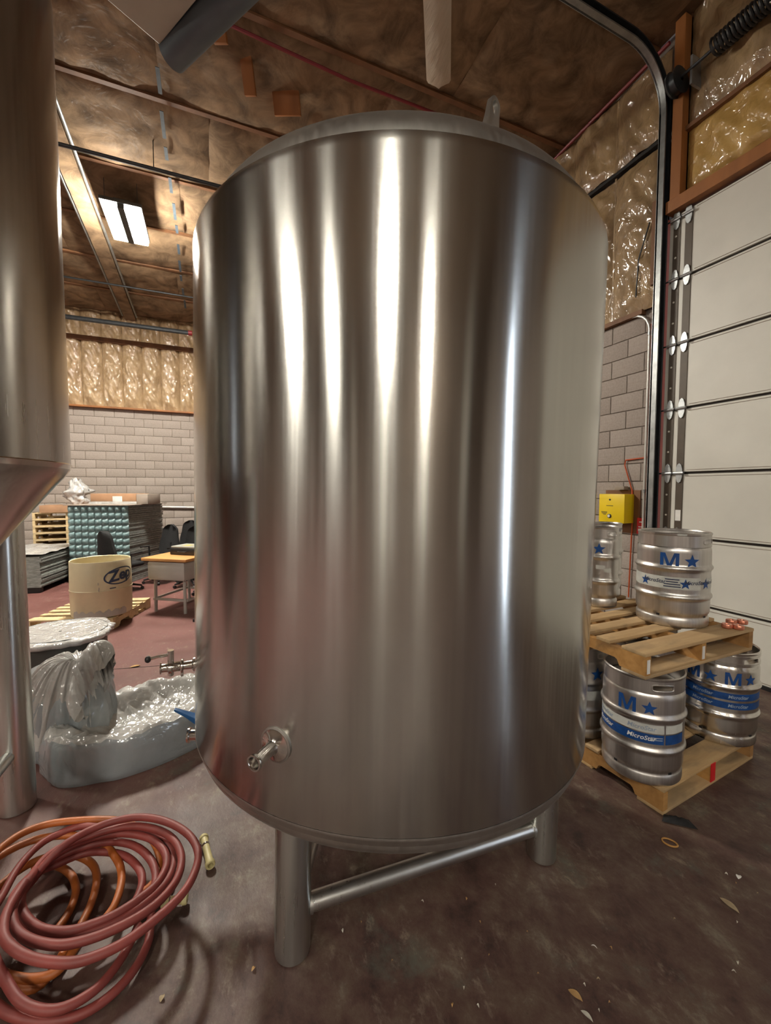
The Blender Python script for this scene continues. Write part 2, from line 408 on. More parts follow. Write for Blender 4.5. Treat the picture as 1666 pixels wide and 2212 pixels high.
def nz(x, y, z=0.0): return noise.noise(Vector((x, y, z)))

# ================================================================== THE ROOM
XR, YB, XL, YF = 4.46, 11.8, -14.0, -9.0
HB = 18*0.2032                                     # top of the block work
def zc(y): return 6.36 - 0.05*(y-3)                # the roof falls towards the back wall
struct(MB().box((XL-.3, YF-.3, -0.2), (XR+.3, YB+.3, 0)).build('floor', 'floor_paint', smooth=False))
def cgrid(u, v):
    y = YF + (YB-YF)*v; return (XL+(XR-XL)*u, y, zc(y))
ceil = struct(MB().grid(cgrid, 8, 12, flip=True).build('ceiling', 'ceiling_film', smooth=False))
wall_back = struct(MB().box((XL, YB+0.012, 0), (XR+.3, YB+0.2, 6.1)).build('wall_back', 'mortar', smooth=False))
wall_right = struct(MB().box((XR+0.012, 2.98, 0), (XR+0.25, YB+.2, 6.6)).box((XR+0.012, -1.40, 4.62), (XR+0.25, 2.98, 6.9))
                    .box((XR+0.012, YF, 0), (XR+0.25, -4.85, 7.0)).box((XR+0.012, -4.25, 0), (XR+0.25, -1.40, 6.9))
                    .box((XR+0.012, -4.85, 4.2), (XR+0.25, -4.25, 7.0)).build('wall_right', 'mortar', smooth=False))
wall_left = struct(MB().box((XL-.2, YF, 0), (XL, YB+.2, 7.0)).build('wall_left', 'dark_wall', smooth=False))
wall_front = struct(MB().box((XL, YF-.2, 0), (XR+.3, YF, 7.0)).build('wall_front', 'dark_wall', smooth=False))
win = struct(MB().box((XR+.16, -4.85, 0), (XR+.2, -4.25, 4.2)).build('window_1', 'daylight_pane', smooth=False))

# unseen white columns, added behind the camera to reflect as pale bands in the tank
for k_, (x_, w_) in enumerate(((-5.2, .55), (-1.05, .4), (2.7, .5), (-9.6, .6))):
    struct(MB().box((x_-w_/2, YF, 0), (x_+w_/2, YF+.25, 6.8)).build('trim_%d' % (5+k_), 'white_paint', smooth=False, bev=.01))
# concrete blocks, each its own piece
BW, BH = 0.4064, 0.2032
blk = MB().box((0.005, 0, 0.005), (BW-0.005, 0.045, BH-0.005)).mesh('concrete_block', 'concrete_block', bev=0.004)
rest = MB()
for c in range(18):
    x = -5.08 + (BW/2 if c % 2 else 0)
    for k in range(15): link('concrete_block', blk, wall_back, (x+k*BW, YB+random.uniform(-.002, .002), c*BH))
    for k in list(range(-20, 0)) + list(range(15, 24)):
        if XL < x+k*BW and x+k*BW < XR-.02: rest.box((x+k*BW+.005, YB, c*BH+.005), (min(XR, x+(k+1)*BW)-.005, YB+.04, (c+1)*BH-.005))
stuff(rest.build('block_courses', 'concrete_block', wall_back, smooth=False))
rest = MB()
for c in range(18):
    y = 2.99 + (BW/2 if c % 2 else 0)
    if c % 2: rest.box((XR, 2.99, c*BH+.005), (XR+.04, 2.99+BW/2-.005, (c+1)*BH-.005))
    for k in range(21):
        if k < 16: link('concrete_block', blk, wall_right, (XR+random.uniform(-.002, .002), y+(k+1)*BW, c*BH), (0, 0, -PI/2))
        elif y+k*BW < YB-.02: rest.box((XR, y+k*BW+.005, c*BH+.005), (XR+.04, min(YB, y+(k+1)*BW)-.005, (c+1)*BH-.005))
    for k in range(19):
        yy = -1.42-(k+1)*BW-(BW/2 if c % 2 else 0)
        if yy > -4.2 or yy < -5.3: rest.box((XR, yy+.005, c*BH+.005), (XR+.04, yy+BW-.005, (c+1)*BH-.005))
stuff(rest.build('block_courses', 'concrete_block', wall_right, smooth=False))

# insulation batts under plastic film
def batt(w, h, d, seed, nu=14, nv=36, wr=0.02, fr=5.0):
    def fn(u, v):
        e = max(0, math.sin(PI*u))**0.6 * min(1, 8*v+.3)*min(1, 8*(1-v)+.3)
        x, z = u*w, v*h
        n = nz(x*fr+seed*9.1, z*fr*0.8+x*4, seed) + 0.6*nz(x*fr*2.7+seed, (z+x*.8)*fr*2.2, seed+4)
        n += 0.5*abs(nz(x*11+z*5, z*9-x*6, seed+8)) + 1.1*(1-2.2*abs(nz((x*1.0+z*.55)*7+seed, (z-x*.5)*1.6, seed+3)))*e
        return (x, -d*e - wr*n*(0.35+0.65*e), z)
    return MB().grid(fn, nu, nv)
bw = [batt(BW, 2.3, 0.085, i, 22, 90, wr=0.040, fr=6).mesh('insulation_batt', 'wall_film', ang=180) for i in range(4)]
for k in range(16): link('insulation_batt', bw[k % 4], wall_back, (-5.08+k*BW, YB-.01, HB+.03))
MB().box((XL, YB-.02, HB+.02), (-5.08, YB, 6.0)).build('insulation_film', 'wall_film', wall_back, smooth=False)
MB().box((-5.08+16*BW, YB-.02, HB+.02), (XR, YB, 6.0)).build('insulation_film', 'wall_film', wall_back, smooth=False)
MB().box((XL, YB-.13, HB-.01), (XR, YB-.005, HB+.03)).build('sill_plate', 'orange_wood', wall_back, smooth=False)
MB().box((XL, YB-.16, 5.16), (XR, YB-.06, 5.26)).build('girt', 'brown_wood', wall_back, smooth=False)
# right wall: two rows beyond the door, two rows over it
SW = 0.61
br = [batt(SW, 1.62, 0.06, 20+i, 30, 72, wr=0.030, fr=5).mesh('insulation_batt', 'side_film', ang=180) for i in range(4)]
br2 = [batt(SW, 0.80, 0.05, 30+i, 26, 34, wr=0.03, fr=5).mesh('insulation_batt', 'side_film', ang=180) for i in range(3)]
by = [batt(0.95, 0.56, 0.06, 40+i, 36, 24, wr=0.03, fr=4).mesh('insulation_batt', 'yellow_film', ang=180) for i in range(2)]
by2 = [batt(0.95, 1.25, 0.05, 50+i, 36, 46, wr=0.035, fr=4).mesh('insulation_batt', 'side_film', ang=180) for i in range(3)]
for k in range(14):
    y = 2.99+(k+1)*SW
    link('insulation_batt', br[k % 4], wall_right, (XR-.01, y, HB+.04), (0, 0, -PI/2))
    link('insulation_batt', br2[k % 3], wall_right, (XR-.01, y, 5.42), (0, 0, -PI/2))
    MB().box((XR-.02, y-.012, HB+.04), (XR, y+.012, 6.2)).build('stud', 'side_film', wall_right, smooth=False)
for k in range(4):
    y = 2.80-k*0.97
    link('insulation_batt', by[k % 2], wall_right, (XR-.01, y, 4.70), (0, 0, -PI/2))
    link('insulation_batt', by2[k % 3], wall_right, (XR-.01, y, 5.32), (0, 0, -PI/2))
    MB().box((XR-.03, y-.0, 4.68), (XR, y+.03, 6.6)).build('stud', 'brown_wood', wall_right, smooth=False)
MB().box((XR-.06, 3.0, 5.345), (XR, YB, 5.38)).build('girt', 'seam_dark', wall_right, smooth=False)
MB().box((XR-.07, -1.4, 5.26), (XR, 2.8, 5.30)).build('girt', 'brown_wood', wall_right, smooth=False)
MB().box((XR-.06, 3.2, HB), (XR+.02, YB, HB+.05)).build('sill_plate', 'brown_wood', wall_right, smooth=False)
# rust-coloured jamb, header and post round the door
struct(MB().box((XR-.13, -1.5, 4.52), (XR+.02, 2.93, 4.64)).build('trim_1', 'orange_wood', smooth=False, bev=.004))
struct(MB().box((XR-.12, 2.80, 4.64), (XR, 2.90, 6.34)).build('trim_2', 'orange_wood', smooth=False, bev=.004))
struct(MB().box((XR-.04, 2.965, 0), (XR+.02, 2.995, 4.52)).build('trim_3', 'orange_cable', smooth=False))

# ceiling blankets, sagging between the purlins
cb = []
for i in range(5):
    def fn(u, v, i=i):
        x, y = u*2.4, v*1.24
        e = (math.sin(PI*u)**0.5)*(math.sin(PI*v)**0.6) if 0 < u < 1 and 0 < v < 1 else 0
        n = nz(x*2.2+i*7, y*2.6, i*3.3)+0.7*nz(x*6+i, y*6+x*2, i+9)+0.35*nz(x*15, y*13, i+2)
        return (x, y, -0.06*e-0.034*n*(0.3+0.7*e))
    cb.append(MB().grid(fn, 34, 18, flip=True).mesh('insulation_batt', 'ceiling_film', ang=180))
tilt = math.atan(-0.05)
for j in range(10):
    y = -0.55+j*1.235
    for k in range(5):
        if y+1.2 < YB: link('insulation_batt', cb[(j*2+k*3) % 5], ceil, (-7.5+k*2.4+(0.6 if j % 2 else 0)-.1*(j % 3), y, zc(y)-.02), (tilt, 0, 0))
    if j: MB().box((-8, y-.03, zc(y)-.05), (XR, y+.03, zc(y)-.0)).build('purlin', 'brown_wood', ceil, smooth=False)
# beam carrying the conduits
struct(MB().box((-1.72, -2, -.02), (-1.50, YB, .16)).build('trim_4', 'ceiling_film', loc=(0, 0, 6.36+.15-.17), rot=(tilt, 0, 0), smooth=False))
def pipe(name, pts, r, m, label, cat='pipe', group=None, n=10):
    return tag(MB().tube(pts, r, n).build(name, m), label, cat, group)
def yline(x, y0, y1, dz): return [(x, y0, zc(y0)-dz), (x, y1, zc(y1)-dz)]
pipe('conduit', yline(-1.75, 2.6, 11.5, 0.16), 0.022, 'track_steel', 'grey conduit along the side of the ceiling beam away from the lamp', 'conduit')
pipe('conduit', yline(-1.47, 2.6, 11.5, 0.16), 0.022, 'track_steel', 'grey conduit along the lamp side of the ceiling beam', 'conduit')
pipe('sprinkler_pipe', [(-7, 6.2, 5.78), (1.5, 6.2, 5.78)], 0.024, 'dark_steel', 'dark thin pipe hung under the ceiling just before the ceiling lamp')
sp_ = pipe('sprinkler_pipe', [(-9, 10.75, 5.32), (-.35, 10.75, 5.32)], 0.048, 'dark_steel', 'thick black pipe with red end running in front of the shiny insulated wall')
MB().cyl((-.35, 10.75, 5.32), (-.27, 10.75, 5.32), .055).build('pipe_cap', 'red_cable', sp_)
pipe('ceiling_pipe', [(-9, 9.9, 5.78), (1.5, 9.9, 5.78)], 0.018, 'dark_steel', 'thin grey pipe tight under the ceiling above the thick black pipe')
for x in (-2.35, -.55):
    tag(MB().cyl((x, 6.2, 5.78), (x, 6.2, zc(6.2)-.02), .006, 6).build('pipe_hanger', 'dark_steel'), 'thin rod hanger holding the dark thin pipe below the ceiling', 'hanger', 'rod hangers of the thin pipe')
pipe('red_cable', [(-6, 4.38, zc(4.4)-.12), (-2.4, 4.4, zc(4.4)-.17), (-.7, 4.42, zc(4.4)-.12), (1.5, 4.5, zc(4.4)-.16), (4.3, 4.5, zc(4.4)-.12)], .016, 'red_cable', 'dark red cable crossing the brown ceiling insulation', 'cable', n=6)
pipe('red_cable', [(4.38, 2.98, zc(3)-.12), (4.36, 6, zc(6)-.12), (4.36, 9, zc(9)-.12)], .02, 'red_cable', 'dark red cable along the joint of ceiling and door wall', 'cable', n=6)
tapes = thing('blue_tape', 'blue dashed tape line stuck along the ceiling film', 'tape', (-.4, 0, 0))
for k in range(14):
    y = 3.6+k*0.52; MB().box((-.02, 0, -.006), (.02, .3+.1*math.sin(k*2.1), .0)).build('tape_strip', 'blue_tape', tapes, (0.012*math.sin(k), y, zc(y)-.11), (tilt, 0, 0), smooth=False)
for (px, py, dz, wx, ln) in ((536, 160, .05, .12, .34), (470, 45, .05, .13, .30), (620, 225, .05, .3, .2)):
    p = onz(px, py, zc(4)-.2)
    tag(MB().box((-wx/2, -.03, -ln/2), (wx/2, .03, ln/2+.1)).build('wood_block', 'orange_wood', None, p, (0.5, 0, -.4), bev=.004),
        {536: 'orange wood block poking down through the ceiling film beside the red cable', 470: 'orange wood block in the ceiling next to the hanging beige panel', 620: 'broad brown wood offcut in the ceiling above the big tank'}[px], 'wood block')

# high-bay lamps
def lamp(x, y, z, label, group=None, m='lamp_panel'):
    r = thing('high_bay_lamp', label, 'lamp', (x, y, z), group=group)
    MB().box((-.26, -.47, .02), (.26, .47, .07)).box((-.10, -.4, .07), (.10, .4, .12)).build('housing', 'dark_steel', r, smooth=False, bev=.006)
    MB().box((-.043, -.46, -.045), (.043, .46, .02)).build('divider', 'dark_steel', r, smooth=False)
    for s in (-1, 1):
        MB().box((s*.14-.095, -.45, -.035), (s*.14+.095, .45, .02)).build('light_panel', m, r, smooth=False)
        for t in (-1, 1): MB().cyl((s*.2, t*.4, .07), (s*.2, t*.4, zc(y)-z+.05), .004, 6).build('hanger_wire', 'dark_steel', r)
    return r
lp_ = onz(273, 484, 5.72)
lamp(lp_.x, lp_.y, 5.72, 'lit two-panel high-bay lamp hung below the brown ceiling near the beam')
for x, y in ((-2.6, -4.4), (-7.4, -4.0), (-6.6, 7.2), (-8.0, -0.6), (-.9, -8.2)):
    lamp(x, y, 5.72, 'lit two-panel high-bay lamp seen only as a streak in the big steel tank', 'high-bay lamps seen in reflection', 'lamp_panel_dim')

# ------------------------------------------------------------------ overhead door
door = struct(link('door_1', None))
YD0, YD1 = -1.35, 2.93
zs = [0.02] + [0.60+0.652*k for k in range(6)] + [4.51]
for a, b in zip(zs[:-1], zs[1:]):
    p = MB().prism([(XR-.045, a+.012), (XR, a+.012), (XR, b-.012), (XR-.045, b-.012)], YD0, YD1, 'y').build('door_panel', 'door_white', door, smooth=False, bev=.004, fixn=True)
    for zz in (a+.03, b-.034): MB().box((XR-.049, YD0, zz), (XR-.044, YD1-.25, zz+.004)).build('panel_rib', 'cardboard_grey', p, smooth=False)
MB().box((XR-.02, YD0, 0.0), (XR+.005, YD1, 4.51)).build('door_backing', 'door_seam', door, smooth=False)
MB().box((XR-.06, YD0, 0.0), (XR, YD1, .035)).build('bottom_seal', 'black_plastic', door, smooth=False)
for y0, y1 in ((2.822, 2.889), (2.707, 2.775)):
    MB().box((XR-.053, y0, .03), (XR-.044, y1, 4.5)).build('end_stile', 'brown_strip', door, smooth=False)
hm = MB()
hm.prism([(0, -.10), (.018, -.085), (.030, -.04), (.032, 0), (.030, .04), (.018, .085), (0, .10), (-.018, .085), (-.030, .04), (-.032, 0), (-.030, -.04), (-.018, -.085)], -.012, 0, 'x')
hm.tube([(-.018, -.05, 0), (-.018, .05, 0)], .014, 8)
hme = hm.mesh('hinge', 'zinc', fixn=True)
bolt = MB().lathe([(0, .008), (.006, .007), (.010, .003), (.010, 0)], 10).mesh('bolt', 'bolt_white')
for i, z in enumerate(zs[1:]):
    zz = z if i < 6 else z-.06
    for y in (2.856, 2.741): link('hinge', hme, door, (XR-.053, y, zz))
    MB().cyl((XR-.075, 2.70, zz), (XR-.075, 2.99, zz), .008, 8).build('roller_shaft', 'dark_steel', door)
    for t in (-.43, -.22): 
        if z+t > .1: link('bolt', bolt, door, (XR-.053, 2.862, z+t), (0, -PI/2, 0))
MB().box((XR-.056, 2.715, 1.42), (XR-.0535, 2.767, 1.53)).build('door_sticker', 'white_paper', door, smooth=False)
# curved track: galvanised lip outside, dark channel inside
def track_path(off):
    pts = [(XR-.12-off, z) for z in (0.0, 1.5, 3.0, 4.5, 5.2)]
    cx, cz, r = XR-.12-.55, 5.53, .55-off
    for k in range(0, 13): a = k*PI/24; pts.append((cx+r*math.cos(a), cz+r*math.sin(a)))
    pts.append((2.2, cz+r+.02)); pts.append((0.6, cz+r+.04))
    return pts
def sweep(off0, off1, y0, y1):
    A, B = track_path(off0), track_path(off1); mb = MB(); n = len(A)
    vs = []
    for i in range(n):
        vs += [(A[i][0], y0, A[i][1]), (A[i][0], y1, A[i][1]), (B[i][0], y1, B[i][1]), (B[i][0], y0, B[i][1])]
    fs = [(0, 1, 2, 3), tuple(4*(n-1)+q for q in (3, 2, 1, 0))]
    for i in range(n-1):
        for q in range(4): fs.append((4*i+q, 4*(i+1)+q, 4*(i+1)+(q+1) % 4, 4*i+(q+1) % 4))
    return mb.add(vs, fs)
tr = thing('door_track', 'curved steel track bending from the door up under the ceiling', 'track')
sweep(-.045, .045, 2.985, 3.00).build('channel_web', 'dark_steel', tr, fixn=True)
sweep(.030, .045, 2.935, 3.005).build('channel_lip', 'track_steel', tr, fixn=True)
sweep(-.045, -.032, 2.935, 2.99).build('channel_back', 'dark_steel', tr, fixn=True)
# torsion shaft, drum and spring over the door
sh = thing('torsion_spring', 'black torsion spring and shaft over the white door', 'spring', (XR-.19, 0, 5.70))
MB().cyl((0, -1.4, 0), (0, 2.9, 0), .014, 10).build('shaft', 'dark_steel', sh)
MB().tube([(.075*math.cos(t*.5), 2.50-t*.0026, .075*math.sin(t*.5)) for t in range(900)], .012, 5).build('coil', 'black_plastic', sh)
MB().lathe([(.02, -.05), (.11, -.05), (.12, -.03), (.10, -.02), (.10, .03), (.12, .04), (.02, .05)], 28).build('cable_drum', 'dark_steel', sh, (0, 2.82, -.02), (PI/2, 0, 0))
MB().box((.0, 2.68, -.14), (.19, 2.70, .12)).build('bearing_bracket', 'zinc', sh, smooth=False)
pipe('lift_cable', [(XR-.10, 2.93, .2), (XR-.10, 2.93, 4.4), (XR-.10, 2.87, 5.95)], .004, 'dark_steel', 'thin steel lift cable beside the door track', 'cable', n=6)

# ------------------------------------------------------------------ things on the door wall
bxp = thing('alarm_box', 'yellow metal box with round keyhole on the block wall', 'box', (XR, 3.415, 1.52))
MB().box((-.17, -.165, -.165), (-.012, .165, .165)).build('box_body', 'yellow_box', bxp, bev=.006)
MB().lathe([(0, .012), (.018, .012), (.024, .008), (.026, 0)], 20).build('lock_ring', 'dark_steel', bxp, (-.17, .02, -.09), (0, -PI/2, 0))
MB().lathe([(0, .016), (.015, .015), (.016, 0)], 20).build('lock_button', 'white_paper', bxp, (-.171, .02, -.09), (0, -PI/2, 0))
MB().lathe([(0, .006), (.010, .005), (.011, 0)], 14).build('screw', 'dark_steel', bxp, (-.17, .02, .10), (0, -PI/2, 0))
Mb = Matrix(((0, 0, -1, -.1715), (-1, 0, 0, 0), (0, 1, 0, 0), (0, 0, 0, 1)))
def bprint(y, z, raw, m='print_dark'):
    M = Mb.copy(); M[1][3] = y; M[2][3] = z; flat_print('print', raw, M, m, bxp)
for q, (y, z, wd) in enumerate(((.09, -.045, .08), (.09, -.058, .07), (.085, -.071, .04), (.02, .03, .09))):
    bprint(y, z, ([(-wd/2, -.004, 0), (wd/2, -.004, 0), (wd/2, .004, 0), (-wd/2, .004, 0)], [(0, 1, 2, 3)]))
tag(MB().box((XR-.012, 3.18, 1.24), (XR+.0, 3.62, 1.73)).build('backing_board', 'brown_wood', smooth=False), 'brown plywood board behind the yellow box', 'board')
tag(MB().box((XR-.08, 3.33, 1.735), (XR-.013, 3.45, 1.775)).build('junction_plate', 'cardboard_grey', bev=.004), 'beige little plate above the yellow box', 'plate')
cy = 3.115
cd = thing('wall_conduit', 'pale conduit running down the block wall beside the door', 'conduit', (0, 0, 0))
MB().tube([(XR-.04, cy, .1), (XR-.04, cy, 3.45)] + [(XR-.04, cy+.22*(1-math.cos(a)), 3.45+.22*math.sin(a)) for a in (.3, .6, .9, 1.2, 1.5)] + [(XR-.04, cy+.32, 3.69)], .014, 10).build('conduit_tube', 'conduit', cd)
for z in (1.72, 3.42): MB().lathe([(.014, -.02), (.02, -.018), (.02, .018), (.014, .02)], 14).build('coupling', 'zinc', cd, (XR-.04, cy, z))
tg = thing('fire_tag', 'small red sign hung below the yellow box', 'sign', (XR-.02, 3.155, 1.33))
MB().box((-.006, -.045, -.09), (.006, .045, .09)).build('plate', 'red_tag', tg, smooth=False, bev=.002)
for z, wd in ((.045, .035), (-.01, .05), (-.035, .055)):
    M = Matrix(((0, 0, -1, -.0075), (-1, 0, 0, 0), (0, 1, 0, z), (0, 0, 0, 1)))
    flat_print('print', ([(-wd/2, -.006, 0), (wd/2, -.006, 0), (wd/2, .006, 0), (-wd/2, .006, 0)], [(0, 1, 2, 3)]), M, 'white_print', tg)
pipe('orange_cable', [onx(1406, 700, XR-.02), onx(1408, 850, XR-.02), onx(1402, 983, XR-.02), onx(1398, 988, XR-.02), onx(1352, 994, XR-.02), onx(1350, 1005, XR-.02), onx(1366, 1060, XR-.02), onx(1366, 1130, XR-.02), onx(1358, 1290, XR-.02)], .008, 'orange_cable',
     'orange cable running down the block wall to the yellow box', 'cable', n=6)
pipe('black_cable', [onx(1404, 480, XR-.1), onx(1380, 560, XR-.1), onx(1374, 640, XR-.1), onx(1372, 665, XR-.03)], .008, 'black_plastic', 'black cable looping down the insulated wall beside the door track', 'cable', n=6)
tag(MB().box((XR-.10, 3.03, 3.9), (XR-.02, 3.09, 4.75)).build('wall_stud', 'brown_wood', smooth=False), 'short brown wooden block on the insulated wall behind the door track', 'stud')

# things hung over the camera's left: beige panel with a round duct along its edge
pz = 5.0
c0 = onz(345, 97, pz); c1 = onz(425, 0, pz); e1 = (c1-c0).normalized(); a1 = math.atan2(e1.y, e1.x)
hp = thing('ceiling_panel', 'beige square panel hung high over the left tank', 'panel', c0, a1)
MB().box((0, 0, 0), (1.4, 1.6, .05)).build('panel_sheet', 'beige_panel', hp, smooth=False, bev=.006) if e1.cross(onz(210, 0, pz)-c0).z > 0 else MB().box((0, -1.6, 0), (1.4, 0, .05)).build('panel_sheet', 'beige_panel', hp, smooth=False, bev=.006)
for q in (.1, 1.3):
    s = 1 if e1.cross(onz(210, 0, pz)-c0).z > 0 else -1
    for t in (.1, 1.5): MB().cyl((q, s*t, .04), (q, s*t, zc(2)-pz+.1), .008, 6).build('hanger_rod', 'dark_steel', hp)
d0 = onz(372, 118, pz+.02); d1 = onz(500, -12, pz+.02); dd = (d1-d0)
tag(MB().cyl(d0, d0+dd*3.2, .105, 28).build('round_duct', 'grey_duct'), 'dark grey round duct along the edge of the beige hanging panel', 'duct')
# loose plastic strip
p0 = onz(948, 186, zc(4.5)-.15); p1 = onz(944, -60, zc(3)-.12)
def strip(u, v):
    p = p1.lerp(p0, v); wv = 0.13*(1 if v < .93 else math.sqrt(max(0, 1-((v-.93)/.07)**2))*.9+.1)
    q = p + RGT*((u-.5)*2*wv); q.z += -.03*math.sin(PI*u)+.012*nz(u*5, v*9); return q
tag(MB().grid(strip, 8, 30).build('plastic_strip', 'hanging_film', ang=180), 'long translucent plastic strip hanging flat under the ceiling above the big tank', 'plastic strip')

# ================================================================== THE BIG TANK
R, D = 0.90, 2.07
LEAN = math.radians(1.15)
tank_c = cw(0.005, D)
tank = thing('storage_tank', 'big upright brushed steel tank standing on round legs', 'tank', tank_c, rot=(0, LEAN, -YAW))
TI = Matrix.Translation(tank_c) @ Matrix.Rotation(-YAW, 4, 'Z') @ Matrix.Rotation(LEAN, 4, 'Y'); TI.invert()
Z0, Z1 = 0.715, 2.71
MB().lathe([(R-.012, Z0-.03), (R, Z0), (R, Z0+.3), (R, 1.2), (R, 1.7), (R, 2.2), (R, Z1-.03), (R-.002, Z1-.015), (R-.008, Z1)], 160).build('shell', 'tank_steel', tank, ang=60)
kn = [(R-.012-.045*(1-math.cos(a)), Z0-.03-.055*math.sin(a)) for a in (0, .3, .6, .9, 1.2, 1.5)]
MB().lathe(kn + [(R-.14, Z0-.105), (R-.45, Z0-.135), (0, Z0-.15)], 120).build('bottom_head', 'frosted_steel', tank, ang=60)
th = [(R-.008, Z1), (R-.020, Z1+.010), (R-.040, Z1+.016), (R-.046, Z1+.014)]
th += [(R-.046-.19*(1-math.cos(a)), Z1+.014+.165*math.sin(a)) for a in (.05, .25, .45, .65, .85, 1.05, 1.25)]
th += [(R-.27, Z1+.195), (R-.45, Z1+.235), (R-.7, Z1+.26), (0, Z1+.27)]
MB().lathe(th, 120).build('top_head', 'frosted_steel', tank, ang=50)
MB().lathe([(R-.0485, Z1+.010), (R-.036, Z1+.014), (R-.034, Z1+.019), (R-.038, Z1+.023), (R-.0475, Z1+.023)], 120).build('weld_seam', 'polished_steel', tank)
MB().lathe([(R-.010, Z0-.034), (R-.0015, Z0-.014), (R+.0008, Z0-.008), (R+.0002, Z0-.002)], 120).build('weld_seam', 'frosted_steel', tank)
# legs
f1 = onz(632, 2050); f2 = onz(1169, 1846)
mid = tank_c; r1 = ((f1-mid).length+(f2-mid).length)/2
a1_ = math.atan2(f1.y-mid.y, f1.x-mid.x); a2_ = math.atan2(f2.y-mid.y, f2.x-mid.x)
a3_ = (a1_+a2_)/2+PI; f3 = mid+Vector((math.cos(a3_), math.sin(a3_), 0))*r1
feet = [f1, f2, f3]; lfeet = []
for f in feet:
    q = TI @ f; lfeet.append(q)
    lg = MB().lathe([(0, 0), (.058, 0), (.0655, .006), (.067, .014), (.067, 0.60)], 40).build('leg', 'leg_steel', tank, q)
    MB().lathe([(.067, .58), (.074, .60), (.074, .62), (.06, .63)], 32).build('leg_collar', 'frosted_steel', lg)
zb = [.165, .15, .16]
for i in range(3):
    a, b = lfeet[i].copy(), lfeet[(i+1) % 3].copy(); a.z += zb[i]; b.z += zb[(i+1) % 3]
    d = (b-a).normalized()
    br_ = MB().cyl(a+d*.06, b-d*.06, .033, 28).build('brace', 'tube_steel', tank)
    MB().cyl(a+d*.058, a+d*.072, .037, 24).build('weld_ring', 'frosted_steel', br_); MB().cyl(b-d*.072, b-d*.058, .037, 24).build('weld_ring', 'frosted_steel', br_)
# lifting lug with an eye, standing on the head
lug_w = EYE + ray(1054, 268)*1.0
def lug():
    mb = MB(); n = 24; out = []; inn = []
    H_, W_ = .14, .036
    for k in range(n):
        a = 2*PI*k/n; c, s_ = math.cos(a), math.sin(a)
        inn.append((.016*c, .100+.016*s_*1.8))
        if s_ > 0: out.append((W_*.72*c, .112+W_*.9*s_))
        else: out.append((W_*(.72+.4*-s_)*(1 if c > 0 else -1) if abs(c) > .3 else W_*1.1*c/.3, .112*(1+s_)-.02 if abs(c) > .3 else -.04))
    vs = [(x, -.008, z) for x, z in out] + [(x, -.008, z) for x, z in inn] + [(x, .008, z) for x, z in out] + [(x, .008, z) for x, z in inn]
    fs = []
    for k in range(n):
        j = (k+1) % n
        fs += [(k, j, n+j, n+k), (2*n+k, 3*n+k, 3*n+j, 2*n+j), (k, 2*n+k, 2*n+j, j), (n+k, n+j, 3*n+j, 3*n+k)]
    return mb.add(vs, fs)
la = math.radians(47)
lug().build('lifting_lug', 'frosted_steel', tank, (.262, -.72, Z1+.135), (0, math.radians(9), .75), fixn=True, ang=30).scale = (.95, 1, .78)
lug().build('lifting_lug', 'frosted_steel', tank, (-.42, .42, Z1+.20), (0, 0, la+.9), fixn=True, ang=30)
# drain ferrule on the front
def radial(phi, z, r=R): return Vector((-r*math.sin(phi), -r*math.cos(phi), z))
def fit(name, prof, m, phi, z, parent, n=36):
    """lathe whose axis leaves the tank wall radially at angle phi left of the camera-facing side"""
    rot = Matrix.Rotation(-phi, 4, 'Z') @ Matrix.Rotation(PI/2, 4, 'X')
    o = MB().lathe(prof, n).build(name, m, parent); o.location = radial(phi, z); o.rotation_euler = rot.to_euler(); return o
ph = math.radians(23.8); zf = 0.945
fe = fit('outlet_ferrule', [(.050, -.012), (.051, .003), (.049, .006), (.030, .012), (.0215, .018), (.0195, .03), (.0195, .085), (.021, .088), (.024, .090), (.0245, .097), (.0235, .100), (.019, .100), (.0175, .097), (.0175, .0)], 'polished_steel', ph, zf, tank)
fit('reinforcing_pad', [(.050, -.010), (.056, .0), (.056, .0035), (.050, .0055)], 'frosted_steel', ph, zf, tank)
# sample valve at the left side
ph2 = math.radians(67.5); zv = .985
vb = fit('sample_valve', [(.036, -.02), (.034, .008), (.022, .016), (.020, .05), (.020, .060), (.028, .062), (.030, .066), (.030, .074), (.022, .078), (.024, .082), (.024, .12), (.030, .124), (.030, .140), (.022, .144), (.020, .150), (.020, .176), (.027, .179), (.028, .186), (.018, .188), (.016, .15)], 'polished_steel', ph2, zv, tank)
MB().lathe([(0, .046), (.013, .046), (.017, .042), (.019, .036), (.019, -.01)], 24).build('valve_stem', 'polished_steel', vb, (0, .058, .128), (-PI/2, 0, 0)) if False else None
st = MB().cyl((0, -.012, .130), (0, .085, .130), .0175, 24).build('valve_stem', 'polished_steel', vb)
MB().cyl((0, -.04, .130), (0, -.01, .130), .016, 20).build('valve_foot', 'polished_steel', vb)
MB().tube([(0, .064, .135), (.002, .060, .20), (.004, .056, .235)], .0075, 10).build('valve_lever', 'polished_steel', vb)
kb = MB().lathe([(0, -.017)] + [(.017*math.sin(a), -.017*math.cos(a)) for a in (.4, .8, 1.2, 1.6, 2.0, 2.4, 2.8)] + [(0, .017)], 20).build('valve_knob', 'black_plastic', vb, (.004, .054, .248))
MB().lathe([(.021, -.007), (.031, -.007), (.034, -.003), (.034, .003), (.031, .007), (.021, .007)], 28).build('clamp_ring', 'polished_steel', vb, (0, 0, .070))
MB().box((-.012, -.05, .062), (.012, -.030, .078)).build('clamp_nut', 'polished_steel', vb, bev=.003)
vb.scale = (.85, .85, .70)
